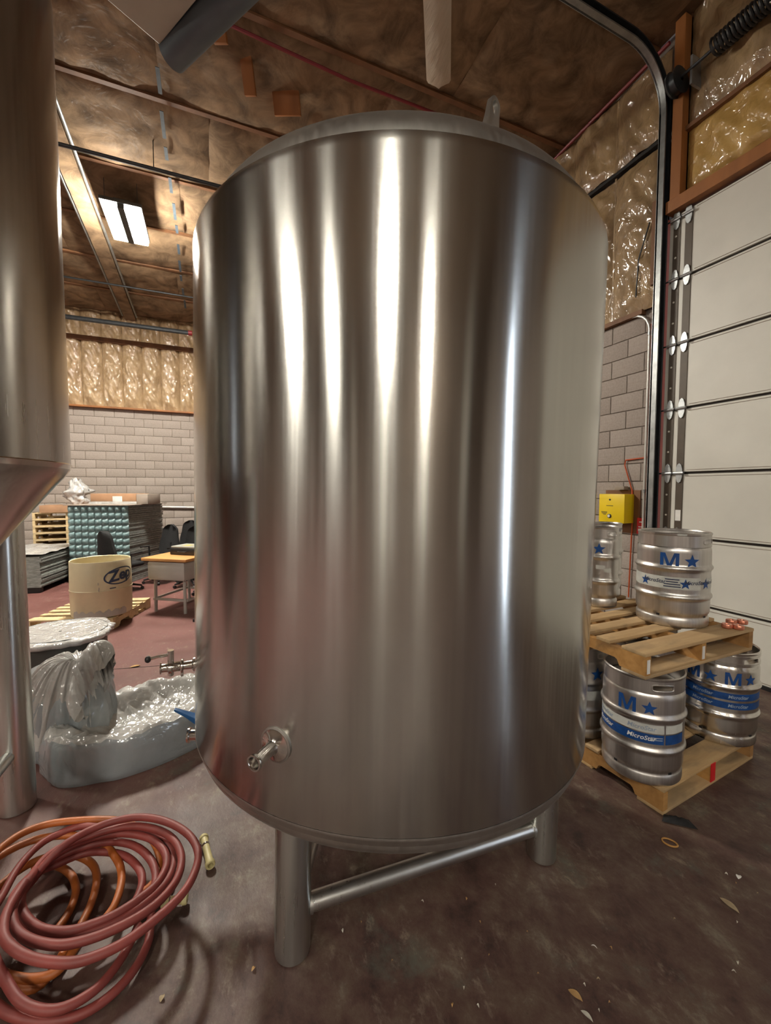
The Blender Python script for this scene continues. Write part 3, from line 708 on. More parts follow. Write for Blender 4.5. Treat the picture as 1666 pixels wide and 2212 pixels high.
# lower valve with a blue handle
ph3 = math.radians(84); ax = Vector((-math.sin(ph3), -math.cos(ph3), 0)); zl = .525
vl = MB().tube([(0, 0, .57), (0, 0, zl+.03)] + [tuple(ax*t+Vector((0, 0, zl))) for t in (.03, .4, .86)], .024, 18).build('drain_pipe', 'polished_steel', tank)
def along(prof): return [(r_, t_) for r_, t_ in prof]
qd = ax.to_track_quat('Z', 'Y').to_euler()
MB().lathe([(.024, .70), (.036, .703), (.036, .716), (.030, .720), (.030, .80), (.036, .804), (.036, .817), (.026, .82), (.026, .85), (.035, .853), (.035, .862), (.020, .863), (.018, .8)], 32).build('outlet_valve', 'polished_steel', vl, tuple(ax*.12+Vector((0, 0, zl))), qd)
c_ = ax*.91
MB().cyl(c_+Vector((0, 0, zl+.02)), c_+Vector((0, 0, zl+.075)), .012, 14).build('valve_stem', 'polished_steel', vl)
sd = Vector((ax.y, -ax.x, 0))
def hp_(t, s, h): return c_+ax*t+sd*s+Vector((0, 0, zl+.07+h))
hv = []
for t, w_, h0, h1 in ((-.03, .020, -.018, .016), (.03, .024, -.008, .024), (.08, .016, .026, .044), (.135, .010, .055, .066)):
    hv += [hp_(t, -w_, h0), hp_(t, w_, h0), hp_(t, w_, h1), hp_(t, -w_, h1)]
hf = [(3, 2, 1, 0), (12, 13, 14, 15)]
for i in range(3):
    for q in range(4): hf.append((4*i+q, 4*i+(q+1) % 4, 4*(i+1)+(q+1) % 4, 4*(i+1)+q))
MB().add(hv, hf).build('valve_handle', 'blue_handle', vl, bev=.003, fixn=True)

# ================================================================== THE CONICAL TANK AT THE LEFT
RL, DL = .80, 2.60
al = math.radians(36.9)+math.asin(RL/DL)
lc = cw(-DL*math.sin(al), DL*math.cos(al))
ft = thing('conical_tank', 'tall steel tank with cone bottom standing on thick round legs', 'tank', lc, rot=(0, 0, -YAW))
zk = 1.85
MB().lathe([(RL, zk), (RL, 2.4), (RL, 2.9), (RL, 3.85)], 120).build('shell', 'left_tank_steel', ft)
MB().lathe([(RL, zk), (RL-.006, zk-.025), (RL-.03, zk-.06), (RL-.06, zk-.095), (.07, zk-.11-(RL-.13)/math.tan(math.radians(38))), (.06, .80)], 120).build('cone', 'left_tank_steel', ft, ang=50)
MB().lathe([(RL+.001, zk+.004), (RL+.004, zk), (RL+.001, zk-.006), (RL-.004, zk-.02)], 120).build('weld_seam', 'polished_steel', ft)
MB().lathe([(RL-.25*(1-math.cos(a)), 3.85+.25*math.sin(a)) for a in (0, .25, .5, .75, 1.0, 1.25)] + [(RL-.4, 4.15), (0, 4.22)], 120).build('top_head', 'frosted_steel', ft, ang=60)
MB().lathe([(.045, .70), (.06, .71), (.06, .74), (.045, .75), (.045, .88)], 32).build('outlet', 'polished_steel', ft)
lf = onz(38, 1745); TL = (Matrix.Translation(lc) @ Matrix.Rotation(-YAW, 4, 'Z')).inverted()
l0 = TL @ lf; rl = Vector((l0.x, l0.y)).length; an = math.atan2(l0.y, l0.x); lts = []
for k in range(3):
    p = Vector((rl*math.cos(an+k*2*PI/3), rl*math.sin(an+k*2*PI/3), 0)); lts.append(p)
    lg = MB().lathe([(0, 0), (.075, 0), (.083, .008), (.083, zk-.02)], 40).build('leg', 'leg_steel', ft, p)
    MB().lathe([(.083, zk-.10), (.092, zk-.08), (.092, zk-.03), (.083, zk-.02)], 32).build('leg_collar', 'frosted_steel', lg)
for k in range(3):
    a, b = lts[k]+Vector((0, 0, .33)), lts[(k+1) % 3]+Vector((0, 0, .33)); d = (b-a).normalized()
    MB().cyl(a+d*.08, b-d*.08, .03, 20).build('brace', 'tube_steel', ft)

# ================================================================== PALLETS OF KEGS
STH, BTH = .100, .020
def pallet(name, label, loc, rz, group, Lx=1.016, Ly=1.219, wood='pallet_wood', strw='pallet_orange', gap=True, z=0.0, tag_red=False):
    r = thing(name, label, 'pallet', (loc[0], loc[1], z), rz, group)
    prof = [(0, 0), (.15, 0), (.165, .03), (.18, .038), (.36, .038), (.375, .03), (.39, 0), (Ly-.39, 0), (Ly-.375, .03), (Ly-.36, .038), (Ly-.18, .038), (Ly-.165, .03), (Ly-.15, 0), (Ly, 0), (Ly, STH), (0, STH)]
    sm = MB().prism(prof, 0, .042, 'x').mesh('stringer', strw, smooth=False, fixn=True)
    for x in (0, Lx/2-.021, Lx-.042): link('stringer', sm, r, (x, 0, BTH))
    wds = [.14, .09, .09, .09, .09, .09, .14]
    ys = [0, .215, .375, .535, .695, .855, Ly-.14]
    bms = {wd: MB().box((0, 0, 0), (Lx, wd, BTH)).mesh('deck_board', wood, bev=.003) for wd in (.14, .09)}
    for y, wd in zip(ys, wds):
        link('deck_board', bms[wd], r, (random.uniform(-.006, .006), y+random.uniform(-.004, .004), BTH+STH), (0, 0, random.uniform(-.006, .006)))
    for y, wd in ((0, .14), (.42, .09), (.56, .09), (.72, .09), (Ly-.14, .14)): link('bottom_board', bms[wd], r, (0, y, 0))
    if tag_red: MB().box((Lx/2-.025, -.003, .02), (Lx/2+.025, .0, .13)).build('paint_mark', 'red_tag', r, smooth=False)
    return r
PZ = 2*BTH+STH; KH = .594
PLX, PLY = 2.13, 1.47
_c0, _c1 = onz(1432, 1762), onz(1624, 1640)
plo = pallet('wooden_pallet', 'wooden pallet on the floor under the lower kegs', _c0, math.atan2(_c1.y-_c0.y, _c1.x-_c0.x), None, tag_red=True)
pup = pallet('wooden_pallet', 'wooden pallet lying on top of the lower kegs', (2.10, 1.44), math.radians(1), None, z=PZ+KH)
for x in (0.005, .487):
    MB().box((x+.005, -.0025, .03), (x+.028, -.0005, .105)).build('paint_mark', 'white_print', pup, smooth=False)

def keg_profile(r):
    k = r/.2035
    def hoop(z): return [(.2035, z-.030), (.2040, z-.020), (.2085, z-.013), (.2135, z-.006), (.2145, z), (.2135, z+.006), (.2085, z+.013), (.2040, z+.020), (.2035, z+.030)]
    p = [(0, .045), (.12, .03), (.18, .02), (.185, .003), (.192, 0), (.1985, .004), (.2005, .015), (.2005, .050), (.197, .058), (.1935, .064), (.1945, .072), (.2005, .082), (.2035, .098)]
    p += hoop(.192) + hoop(.372) + [(.2035, .470), (.2025, .485), (.1985, .497), (.1935, .505), (.1925, .510)]
    return [((a-.2035+r) if a > .15 else a*k, z) for a, z in p]
def keg(label, loc, z, rz, kind, group, r=.2035, steelm='keg_steel', ha=.8):
    g = thing('beer_keg', label, 'keg', (loc[0], loc[1], z), rz, group)
    b = MB().lathe(keg_profile(r), 72).build('keg_body', steelm, g, ang=60)
    dr = r-.2035
    # collar with two hand holes
    n = 96; ro, ri = .2005+dr, .1955+dr; zz = [.506, .524, .560, .580]
    hw = 5 if r > .15 else 6
    def hole(i): return min((i-n//8) % n, (n//8-i) % n) < hw or min((i-5*n//8) % n, (5*n//8-i) % n) < hw
    vs = []; fs = []
    for i in range(n):
        a = 2*PI*i/n
        for rad in (ro, ri):
            for z_ in zz: vs.append((rad*math.cos(a), rad*math.sin(a), z_))
    for i in range(n):
        j = (i+1) % n
        for q in range(3):
            if q == 1 and hole(i) and hole(j): continue
            fs += [(8*i+q, 8*j+q, 8*j+q+1, 8*i+q+1), (8*i+4+q, 8*i+5+q, 8*j+5+q, 8*j+4+q)]
    co = MB().add(vs, fs).build('top_collar', steelm, g, rot=(0, 0, ha-PI/2-PI/4), fixn=False, ang=60)
    MB().lathe([(ro-.0005, .576), (ro+.003, .582), (ro+.003, .589), (ro-.003, KH), (ri, .592), (ri-.003, .585), (ri+.0005, .576)], 72).build('rolled_rim', steelm, g)
    for c in (n//8, 5*n//8):
        pts = []
        for k in range(24):
            t = 2*PI*k/24; da = (hw-.6)*2*PI/n; ex = 0.45
            ca, sa = math.copysign(abs(math.cos(t))**ex, math.cos(t)), math.copysign(abs(math.sin(t))**ex, math.sin(t))
            a = 2*PI*c/n+da*ca; pts.append(((ro-.002)*math.cos(a), (ro-.002)*math.sin(a), .542+.0175*sa))
        MB().tube(pts, .0045, 6, closed=True).build('handle_rim', steelm, co)
    MB().lathe([(ri-.001, .500), (ri-.02, .512), (r*.55, .532), (r*.2, .540), (.03, .541), (.03, .562), (.022, .565), (.020, .558), (0, .558)], 60).build('top_head', steelm, g, ang=45)
    if r > .15:
        for a in (.5, 2.6, 4.2, 5.6): MB().box((r-.006, -.009, .066), (r-.0035, .009, .078)).build('drain_hole', 'black_plastic', g, (0, 0, 0), (0, 0, a), smooth=False)
    return g
def rect(w_, h_): return ([(-w_/2, -h_/2, 0), (w_/2, -h_/2, 0), (w_/2, h_/2, 0), (-w_/2, h_/2, 0)], [(0, 1, 2, 3)])
def face_to(loc): return math.atan2(loc[1], loc[0])-PI/2        # local -Y looks at the camera
def mstar(g, ang, z=.432, s=.112, r=.2035):
    wrap('letter', m_raw(s*.95), r, z, ang, 'keg_blue', g, off=(-.052*s/.112, 0))
    wrap('star', star_raw(.040*s/.112), r, z, ang, 'keg_blue', g, off=(.055*s/.112, -.004))
def band(g, z, h, ang0, ang1, m, name='band', r=.2035, t=.0008):
    return MB().lathe([(r+t, z-h/2), (r+t, z+h/2)], 48, a0=ang0-PI/2, a1=ang1-PI/2).build(name, m, g)
GK = 'kegs on the pallets'
def sticker(g, a, z=.282):
    wrap('star', star_raw(.034), .2035, z, a, 'keg_blue', g, off=(-.044, -.003), thick=.0016)
    wrap('lettering', text_raw('MicroStar', .033, .0005, .25), .2035, z, a, 'ink', g, off=(.014, .006), thick=.0022)
# lower front keg
k1 = (2.292, 1.586); ka = keg('keg with one white and one blue band on the floor pallet', k1, PZ, face_to(k1)-.12, 'a', GK, ha=.62)
mstar(ka, .02)
band(ka, .318, .046, -2.6, .66, 'band_white'); band(ka, .318, .046, .70, 1.3, 'band_white'); band(ka, .262, .052, -2.6, .66, 'band_blue'); band(ka, .262, .052, .70, 1.3, 'band_blue')
for a in (.12, -.95):
    wrap('lettering', text_raw('MicroStar', .034, .0006, .2), .2035, .318, a, 'band_print', ka, thick=.0016); wrap('lettering', text_raw('MicroStar', .034, .0006, .2), .2035, .264, a, 'white_print', ka, thick=.0016)
for a, wd in ((.48, .06), (.50, .05), (.47, .055)): 
    wrap('small_print', rect(wd, .005), .2035, .272-(a*100 % 3)*.006, a, 'band_print', ka, thick=.0016)
# right lower keg, shinier with two blue bands and a ribbed collar
k2 = (3.085, 1.62); kb_ = keg('shiny keg with ribbed collar and two blue bands on the floor pallet', k2, PZ, face_to(k2)+.10, 'b', GK, steelm='keg_shiny')
mstar(kb_, .50, s=.105); mstar(kb_, -.55, s=.105)
for z_ in (.262, .318): band(kb_, z_, .042, -2.9, 2.9, 'band_blue')
for z_ in (.262, .318):
    for a in (.42, -.5): wrap('lettering', text_raw('MicroStar', .028, .0005, .2), .2035, z_, a, 'band_print', kb_, thick=.0016)
for z_ in (.515, .525, .562, .572): MB().lathe([(.2000, z_-.004), (.2035, z_-.002), (.2035, z_+.002), (.2000, z_+.004)], 60).build('collar_rib', 'keg_shiny', kb_)
# behind them
k3 = (2.715, 1.855); kc = keg('keg wedged between the banded keg and the shiny ribbed keg on the floor pallet', k3, PZ, face_to(k3)-.9, 'c', GK)
mstar(kc, 1.2); band(kc, .318, .042, -2.9, 2.9, 'band_blue'); band(kc, .262, .042, -2.9, 2.9, 'band_blue')
k4 = (2.285, 2.05); kd = keg('keg on the floor pallet mostly hidden behind the big tank', k4, PZ, face_to(k4)+.15, 'd', GK)
mstar(kd, .18, s=.13); band(kd, .29, .06, .1, .7, 'band_white')
# upper pallet
ZU = 2*PZ+KH
k5 = (2.82, 1.775); ke = keg('wide keg alone with white sticker band on the upper pallet', k5, ZU, face_to(k5)+.16, 'e', GK, ha=1.0)
mstar(ke, .04, s=.125, z=.425)
st_ = band(ke, .282, .076, -1.6, .62, 'band_white'); band(ke, .282, .070, .86, 1.5, 'band_white')
sticker(ke, .40); sticker(ke, -.72); sticker(ke, 1.06)
for i_, wd in enumerate((.075, .062, .085, .09)): wrap('small_print', rect(wd, .0065), .2035, .305-.015*i_, -.16, 'ink', ke, thick=.0018)
wrap('rim_sticker', rect(.05, .012), .2005, .586, .05, 'band_white', ke, thick=.0035)
k6 = (2.705, 2.23); kf = keg('slim tall keg with single blue star on the upper pallet', k6, ZU, face_to(k6)-.1, 'f', GK, r=.118)
wrap('star', star_raw(.045), .118, .432, 0, 'keg_blue', kf)
for a, z_, wd in ((.1, .30, .06), (.5, .28, .05)): wrap('torn_sticker', rect(wd, .03), .118, z_, a, 'band_white', kf)
k7 = (3.00, 2.43); kg_ = keg('slim tall keg behind the star keg near the yellow box', k7, ZU, face_to(k7)+.3, 'g', GK, r=.118)
wrap('star', star_raw(.028), .118, .34, .6, 'ink', kg_); wrap('torn_sticker', rect(.12, .045), .118, .34, .4, 'band_white', kg_)
# copper rings on the upper pallet's corner
for (px, py) in ((1571, 1352), (1596, 1355), (1580, 1343), (1604, 1344)):
    p = onz(px, py, ZU+.012)
    tag(MB().lathe([(.013, 0), (.026, 0), (.029, .004), (.029, .020), (.026, .025), (.013, .025), (.010, .020), (.010, .004), (.013, 0)], 28).build('copper_ring', 'copper', None, (p.x, p.y, ZU+.0015)),
        'small copper-coloured ring on the corner of the upper pallet', 'ring', 'copper rings on the upper pallet')

# ================================================================== HOSES ON THE FLOOR
def zp(zx, zy, z):                      # traced from an enlarged crop of the photo's lower left corner
    return onz(zx/2.777, 1700+zy/2.777, z)
def loop(pts, z0, z1=None):
    z1 = z0 if z1 is None else z1; n = len(pts)
    return [zp(x, y, z0+(z1-z0)*i/max(1, n-1)) for i, (x, y) in enumerate(pts)]
L1 = [(360,370),(560,250),(750,190),(900,185),(1040,225),(1145,300),(1190,400),(1165,520),(1095,640),(950,780),(750,930),(560,1020),(400,1055),(200,1030),(70,960),(20,870),(50,730),(150,570)]
L2 = [(290,410),(520,300),(740,240),(900,245),(1025,300),(1085,400),(1075,520),(1000,640),(860,760),(650,870),(450,935),(300,945),(150,900),(80,820),(85,700),(170,560)]
L3 = [(270,450),(480,330),(700,280),(880,300),(975,370),(1000,460),(950,570),(850,660),(700,760),(550,825),(400,865),(250,850),(155,780),(125,680),(165,580)]
L4 = [(300,450),(470,370),(650,330),(800,350),(900,430),(935,540),(900,650),(800,760),(620,870),(400,930),(220,930),(100,860),(60,760),(90,640),(190,530)]
L5 = [(330,470),(500,400),(640,390),(760,420),(840,500),(850,590),(800,700),(690,790),(540,860),(380,900),(220,890),(110,800),(110,680),(190,570)]
L6 = [(350,480),(500,410),(640,400),(740,440),(785,530),(765,640),(690,740),(560,820),(400,850)]
B1 = [(640,250),(520,235),(430,250),(260,330),(120,470),(20,640),(-60,800),(-40,1000),(40,1170),(130,1290),(270,1340),(420,1310),(600,1190),(740,1010),(830,830)]
B2 = [(900,860),(870,980),(780,1130),(640,1270),(480,1365),(300,1405),(120,1385),(-20,1310),(-120,1150)]
def avg(A, B, f=.5): return [(A[i][0]*(1-f)+B[min(i, len(B)-1)][0]*f, A[i][1]*(1-f)+B[min(i, len(B)-1)][1]*f) for i in range(min(len(A), len(B)))]
path = loop(B2, .03, .05)[::-1] + loop(L4, .06, .09)[6:] + loop(L5, .10, .12) + loop(L4, .13, .15) + loop(L3, .17, .19) + loop(avg(L3, L2), .16, .17) + loop(L2, .20, .225) + loop(avg(L2, L4, .35), .13, .15) + loop(L1, .24, .25)
hz_ = thing('brewery_hose', 'dull red hose wound in a loose coil on the floor beside the orange hose', 'hose')
MB().tube(spline(path, 5), .0152, 12).build('hose_tube', 'hose_red', hz_, ang=80)
p2 = loop(B1, .16, .05)
MB().tube(spline(p2, 5), .0152, 12).build('hose_tube', 'hose_red', hz_, ang=80)
O1 = [(-140,520),(0,370),(150,270),(330,215),(600,195),(760,215),(900,300),(960,430),(930,560),(850,640)]
O2 = [(-160,560),(0,415),(200,320),(420,290),(600,330),(700,430),(730,540),(700,680),(630,790),(480,930),(350,1100),(200,1150),(40,1130),(-80,1050)]
O3 = [(-100,700),(60,540),(250,430),(430,410),(540,450),(580,530),(560,660),(500,800),(420,930),(250,1180),(90,1195),(-60,1100)]
O4 = [(200,470),(330,470),(420,520),(455,600),(440,690),(390,790),(330,870)]
oz = thing('orange_hose', 'bright orange hose lying under the red coil', 'hose')
MB().tube(spline(loop(O1, .21, .10) , 5), .0152, 12).build('hose_tube', 'hose_orange', oz, ang=80)
MB().tube(spline(loop(O2, .15, .03), 5), .0152, 12).build('hose_tube', 'hose_orange', oz, ang=80)
MB().tube(spline(loop(O3, .07, .024), 5), .0152, 12).build('hose_tube', 'hose_orange', oz, ang=80)
MB().tube(spline(loop(O4, .024), 5), .0152, 12).build('hose_tube', 'hose_orange', oz, ang=80)
def fitting(px0, py0, px1, py1, label, z=.022):
    a, b = onz(px0, py0, z), onz(px1, py1, z); d = b-a; ln = d.length
    o = thing('hose_fitting', label, 'fitting', a); o.rotation_euler = d.to_track_quat('Z', 'Y').to_euler()
    MB().lathe([(.012, 0), (.019, 0), (.021, .004), (.021, .016), (.017, .020), (.016, ln*.5), (.017, ln-.022), (.0215, ln-.018), (.0215, ln-.004), (.019, ln), (.012, ln), (.011, ln*.5), (.012, 0)], 24).build('barrel', 'cream_plastic', o)
    MB().lathe([(.0165, ln*.28), (.019, ln*.30), (.019, ln*.34), (.0165, ln*.36)], 24).build('clamp', 'polished_steel', o)
fitting(440, 1808, 455, 1870, 'cream plastic hose fitting lying upright on the floor beside the coil')
fitting(330, 1945, 368, 1895, 'cream plastic hose fitting caught under the red coil', .03)
fitting(350, 1950, 405, 1940, 'cream plastic pipe stub beneath the coil beside another fitting', .028)

# ================================================================== WRAPPED BUNDLES
def bundle(name, label, c, rx, ry, h, rz, seed, tilt_=0.0, dip=.10, cat='bundle', flare=.04, mt='bag_film', ms='bag_side', zlift=0.0):
    g = thing(name, label, cat, (c[0], c[1], zlift), rz)
    n = 96
    prof = [(1.00, .0), (1.02, .12), (1.015, .35), (1.01, .6), (.995, .82), (.97, .93)]
    top = [(.97, .93), (.93, 1.0), (.86, 1.0), (.74, .93), (.6, 1-dip*.7), (.42, 1-dip), (.2, 1-dip*.95), (0.0, 1-dip*.9)]
    def P(r, z, a):
        w_ = nz(math.cos(a)*3.2+seed, math.sin(a)*3.2, z*1.2+seed)*.035
        fold = abs(nz(a*9, seed*2.0, z*.8+r*2))*.030*(1 if z > .3 else .4)
        rr = r*(1+w_+fold*(1 if r > .5 else .3)); zz = z*h
        x_, y_ = r*math.cos(a), r*math.sin(a)
        zz += (nz(a*8+seed, r*2.5)*.018+.035*(1-2.5*abs(nz((x_+y_*.5)*6+seed, (y_-x_*.4)*2.0, seed)))+.012*nz(x_*14, y_*14, seed))*(1 if z > .5 else 0)*min(1, r*1.6)
        x, y = rr*rx*math.cos(a), rr*ry*math.sin(a)
        zz += tilt_*x*(z)
        return (x, y, max(0.002, zz))
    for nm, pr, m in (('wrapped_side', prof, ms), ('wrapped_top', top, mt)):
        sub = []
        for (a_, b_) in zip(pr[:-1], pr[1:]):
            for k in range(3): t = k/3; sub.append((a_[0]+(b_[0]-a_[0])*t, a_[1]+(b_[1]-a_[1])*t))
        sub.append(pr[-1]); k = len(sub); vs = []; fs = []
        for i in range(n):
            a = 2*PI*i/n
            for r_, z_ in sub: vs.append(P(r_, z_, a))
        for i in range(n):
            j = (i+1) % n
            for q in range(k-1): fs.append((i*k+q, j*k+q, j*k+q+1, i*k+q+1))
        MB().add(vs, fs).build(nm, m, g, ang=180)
    return g
bc = cw(-1.66, 2.84)
bundle('wrapped_disc', 'low round object wrapped in wrinkled grey plastic lying on the floor', bc, .58, .385, .235, -YAW+.80, 3.1, dip=.5)
# the upright tied bundle beside it
def blob(name, label, c, prof, sx, sy, seed, rz=0.0, amp=.07, m='bag_film', cat='bundle', tilt=(0, 0), crease=0.0):
    g = MB(); n = 72; vs = []; fs = []
    pts = spline([(r, 0, z) for r, z in prof], 5); k = len(pts)
    for i in range(n):
        a = 2*PI*i/n
        for q, p in enumerate(pts):
            z = p.z; rr = p.x*(1+amp*nz(math.cos(a)*2+seed, math.sin(a)*2, z*3)+amp*.8*abs(nz(a*6+seed, z*2.2))+crease*abs(nz(a*14+z*3, seed, z)))
            vs.append((rr*sx*math.cos(a)+tilt[0]*z, rr*sy*math.sin(a)+tilt[1]*z, max(.002, z)))
    for i in range(n):
        j = (i+1) % n
        for q in range(k-1): fs.append((i*k+q, j*k+q, j*k+q+1, i*k+q+1))
    o = g.add(vs, fs).build(name, m, None, (c[0], c[1], 0), (0, 0, rz), ang=180); tag(o, label, cat); return o
b2 = cw(-2.22, 2.80)
bb = thing('wrapped_bundle', 'slumped bundle tied up in translucent plastic beside the low wrapped disc', 'bundle', b2, -YAW)
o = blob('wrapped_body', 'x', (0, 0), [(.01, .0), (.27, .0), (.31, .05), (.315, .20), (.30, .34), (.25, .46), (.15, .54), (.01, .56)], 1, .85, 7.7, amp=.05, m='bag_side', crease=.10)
for key in ('label', 'category'): del o[key]
o.parent = bb
# film gathered at a neck: folds fan out from the neck over the body, and a tuft hangs from it
nk = Vector((.19, -.10, .55))
def fan(u, v):
    a = u*2*PI; e = Vector((-.03+.335*math.cos(a), .29*math.sin(a), .10+.06*nz(math.cos(a)*2, math.sin(a)*2, 3)))
    p = nk.lerp(e, v); p.z += .26*math.sin(PI*v)**.9*(1-.35*v)
    f_ = abs(nz(math.cos(a)*5, math.sin(a)*5, v*.5))+.7*abs(nz(math.cos(a)*12, math.sin(a)*12, v*.8+3)); s_ = v**.5
    d = Vector((p.x+.05, p.y, p.z-.2))
    return p + d.normalized()*(.075*f_*s_*(1.15-v)+.006)
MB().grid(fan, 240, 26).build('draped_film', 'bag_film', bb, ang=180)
def tuft(u, v):
    a = u*2*PI; r_ = .035+.13*math.sin(PI*.62*v)*(1+.55*nz(math.cos(a)*2.4, math.sin(a)*2.4, v*1.5+4))+.06*abs(nz(math.cos(a)*6, math.sin(a)*6, v*1.5))*v**.5
    c = nk + Vector((.02+.12*v, -.03*v, .03+.06*math.sin(PI*v)-.16*v*v))
    return c + Vector((.35*r_*math.cos(a), r_*math.sin(a)*.9, r_*math.cos(a)*1.0))
MB().grid(tuft, 72, 20).build('gathered_tuft', 'bag_film', bb, ang=180)
def knot(u, v):
    a = u*2*PI; r_ = .04+.02*math.sin(v*PI)+.02*nz(math.cos(a)*3, math.sin(a)*3, v*2); return nk+Vector((-.03+.08*v, r_*math.cos(a), r_*math.sin(a)))
MB().grid(knot, 24, 6).build('knot', 'bag_film', bb, ang=180)
b3 = cw(-2.78, 3.50)
dd_ = thing('wrapped_drum', 'dark drum half covered by crumpled clear plastic behind the tied bundle', 'drum', b3, -YAW)
o = blob('drum_body', 'x', (0, 0), [(.01, 0), (.33, 0), (.34, .02), (.34, .50), (.32, .52), (.01, .52)], 1, .9, 5, amp=.01, m='dark_drum')
for key in ('label', 'category'): del o[key]
o.parent = dd_
o = blob('plastic_cover', 'x', (0, 0), [(.35, .485), (.362, .50), (.36, .525), (.30, .54), (.18, .537), (.01, .53)], 1.05, .95, 9, amp=.10, crease=.14, m='clear_wrap')
for key in ('label', 'category'): del o[key]
o.parent = dd_

# ================================================================== THE FAR LEFT CORNER
# tub on a pallet
tp = onz(221, 1352); tcx = cw(-3.68, 5.34)
tpal = pallet('wooden_pallet', 'pale wooden pallet under the cream cut-down tub', cw(-4.38, 5.0), -YAW+.10, None, Lx=1.0, Ly=1.0, wood='pallet_pale', strw='pallet_pale')
tub = thing('plastic_tub', 'cream cut-down plastic tub with blue oval logo standing on a pale pallet', 'tub', (tcx.x, tcx.y, PZ), -YAW)
RT = .335
MB().lathe([(0, .0), (RT-.03, 0), (RT-.008, .012), (RT, .05), (RT+.004, .33), (RT+.008, .335), (RT+.008, .345), (RT+.003, .35), (RT-.003, .70), (RT-.006, .705), (RT-.016, .70), (RT-.014, .35), (RT-.02, .05), (0, .03)], 56).build('tub_body', 'tub_cream', tub, ang=40)
sn = 40; sv = []; sf = []
for i in range(sn+1):
    a = -.45+1.9*i/sn; hgt = .075+.035*abs(math.sin(i*.55))+.02*nz(i*.7, 1.0)
    for z_ in (.018, hgt): sv.append(((RT+.0045)*math.sin(a), -(RT+.0045)*math.cos(a), z_))
sf = [(2*i, 2*i+2, 2*i+3, 2*i+1) for i in range(sn)]
MB().add(sv, sf).build('water_stain', 'tub_stain', tub)
la_ = 1.25
wrap('lettering', text_raw('Zep', .19, .006, .15), RT+.004, .52, la_, 'tub_blue', tub, tilt=.12, thick=.002)
ov = []; of = []
for i in range(48):
    a = 2*PI*i/48
    for kx, ky in ((.20, .105), (.182, .090)): ov.append((kx*math.cos(a), ky*math.sin(a), 0))
of = [(2*i, 2*((i+1) % 48), 2*((i+1) % 48)+1, 2*i+1) for i in range(48)]
wrap('logo_oval', (ov, of), RT+.004, .515, la_, 'tub_blue', tub, tilt=.12, thick=.002)
wrap('logo_dash', rect(.07, .012), RT+.004, .37, .95, 'tub_blue', tub, thick=.002)
for a, z_ in ((.50, .44), (.52, .38), (.51, .36)): wrap('scuff', rect(.010, .03), RT+.004, z_, a, 'tub_stain', tub, thick=.002)

# desk with wooden top
dk = cw(-2.99, 6.02); desk = thing('desk', 'small grey metal desk with orange wooden top', 'desk', dk, -YAW-.22)
MB().box((-.36, -.34, .745), (.36, .62, .785)).build('desk_top', 'desk_wood', desk, bev=.008)
MB().box((-.30, -.30, .47), (.30, .10, .735)).build('drawer_box', 'desk_grey', desk, bev=.03)
MB().box((-.33, -.02, .64), (.33, .58, .745)).build('apron', 'desk_grey', desk, bev=.01)
for x, y in ((-.24, -.22), (.24, -.22), (-.24, .48), (.24, .48)): MB().tube([(x, y, 0), (x*.98, y*.98, .64)], .022, 12).build('leg', 'desk_grey', desk)
MB().box((-.27, -.235, .17), (.27, -.205, .20)).build('stretcher', 'desk_grey', desk, smooth=False)
MB().box((-.27, .465, .17), (.27, .495, .20)).build('stretcher', 'desk_grey', desk, smooth=False)
for x in (-.27, .27): MB().box((x-.012, -.22, .17), (x+.012, .48, .20)).build('side_stretcher', 'desk_grey', desk, smooth=False)
cs = cw(-2.90, 6.16); case = thing('tool_case', 'black case with grey lid lying on the desk', 'case', (cs.x, cs.y, .786), -YAW-.26)
MB().box((-.22, -.17, 0), (.22, .17, .10)).build('case_body', 'black_plastic', case, bev=.012)
MB().box((-.21, -.16, .10), (.21, .16, .125)).build('case_lid', 'case_top', case, bev=.01)
MB().box((-.06, -.10, .1255), (.05, .02, .128)).build('case_label', 'case_yellow', case, smooth=False)
MB().tube([(-.07, -.172, .05), (-.06, -.20, .05), (.06, -.20, .05), (.07, -.172, .05)], .008, 8).build('case_handle', 'black_plastic', case)

# black bin by the teal block
wb = cw(-4.52, 6.45); bn = thing('waste_bin', 'narrow black bin with grey lid between the cream tub and the teal block', 'bin', wb, 0)
MB().lathe([(0, 0), (.10, 0), (.11, .01), (.125, .66), (.118, .66), (.10, .02), (0, .02)], 28).build('bin_body', 'black_plastic', bn)
MB().lathe([(0, .70), (.12, .695), (.17, .675), (.172, .655), (.12, .66), (0, .66)], 28).build('bin_lid', 'case_top', bn)
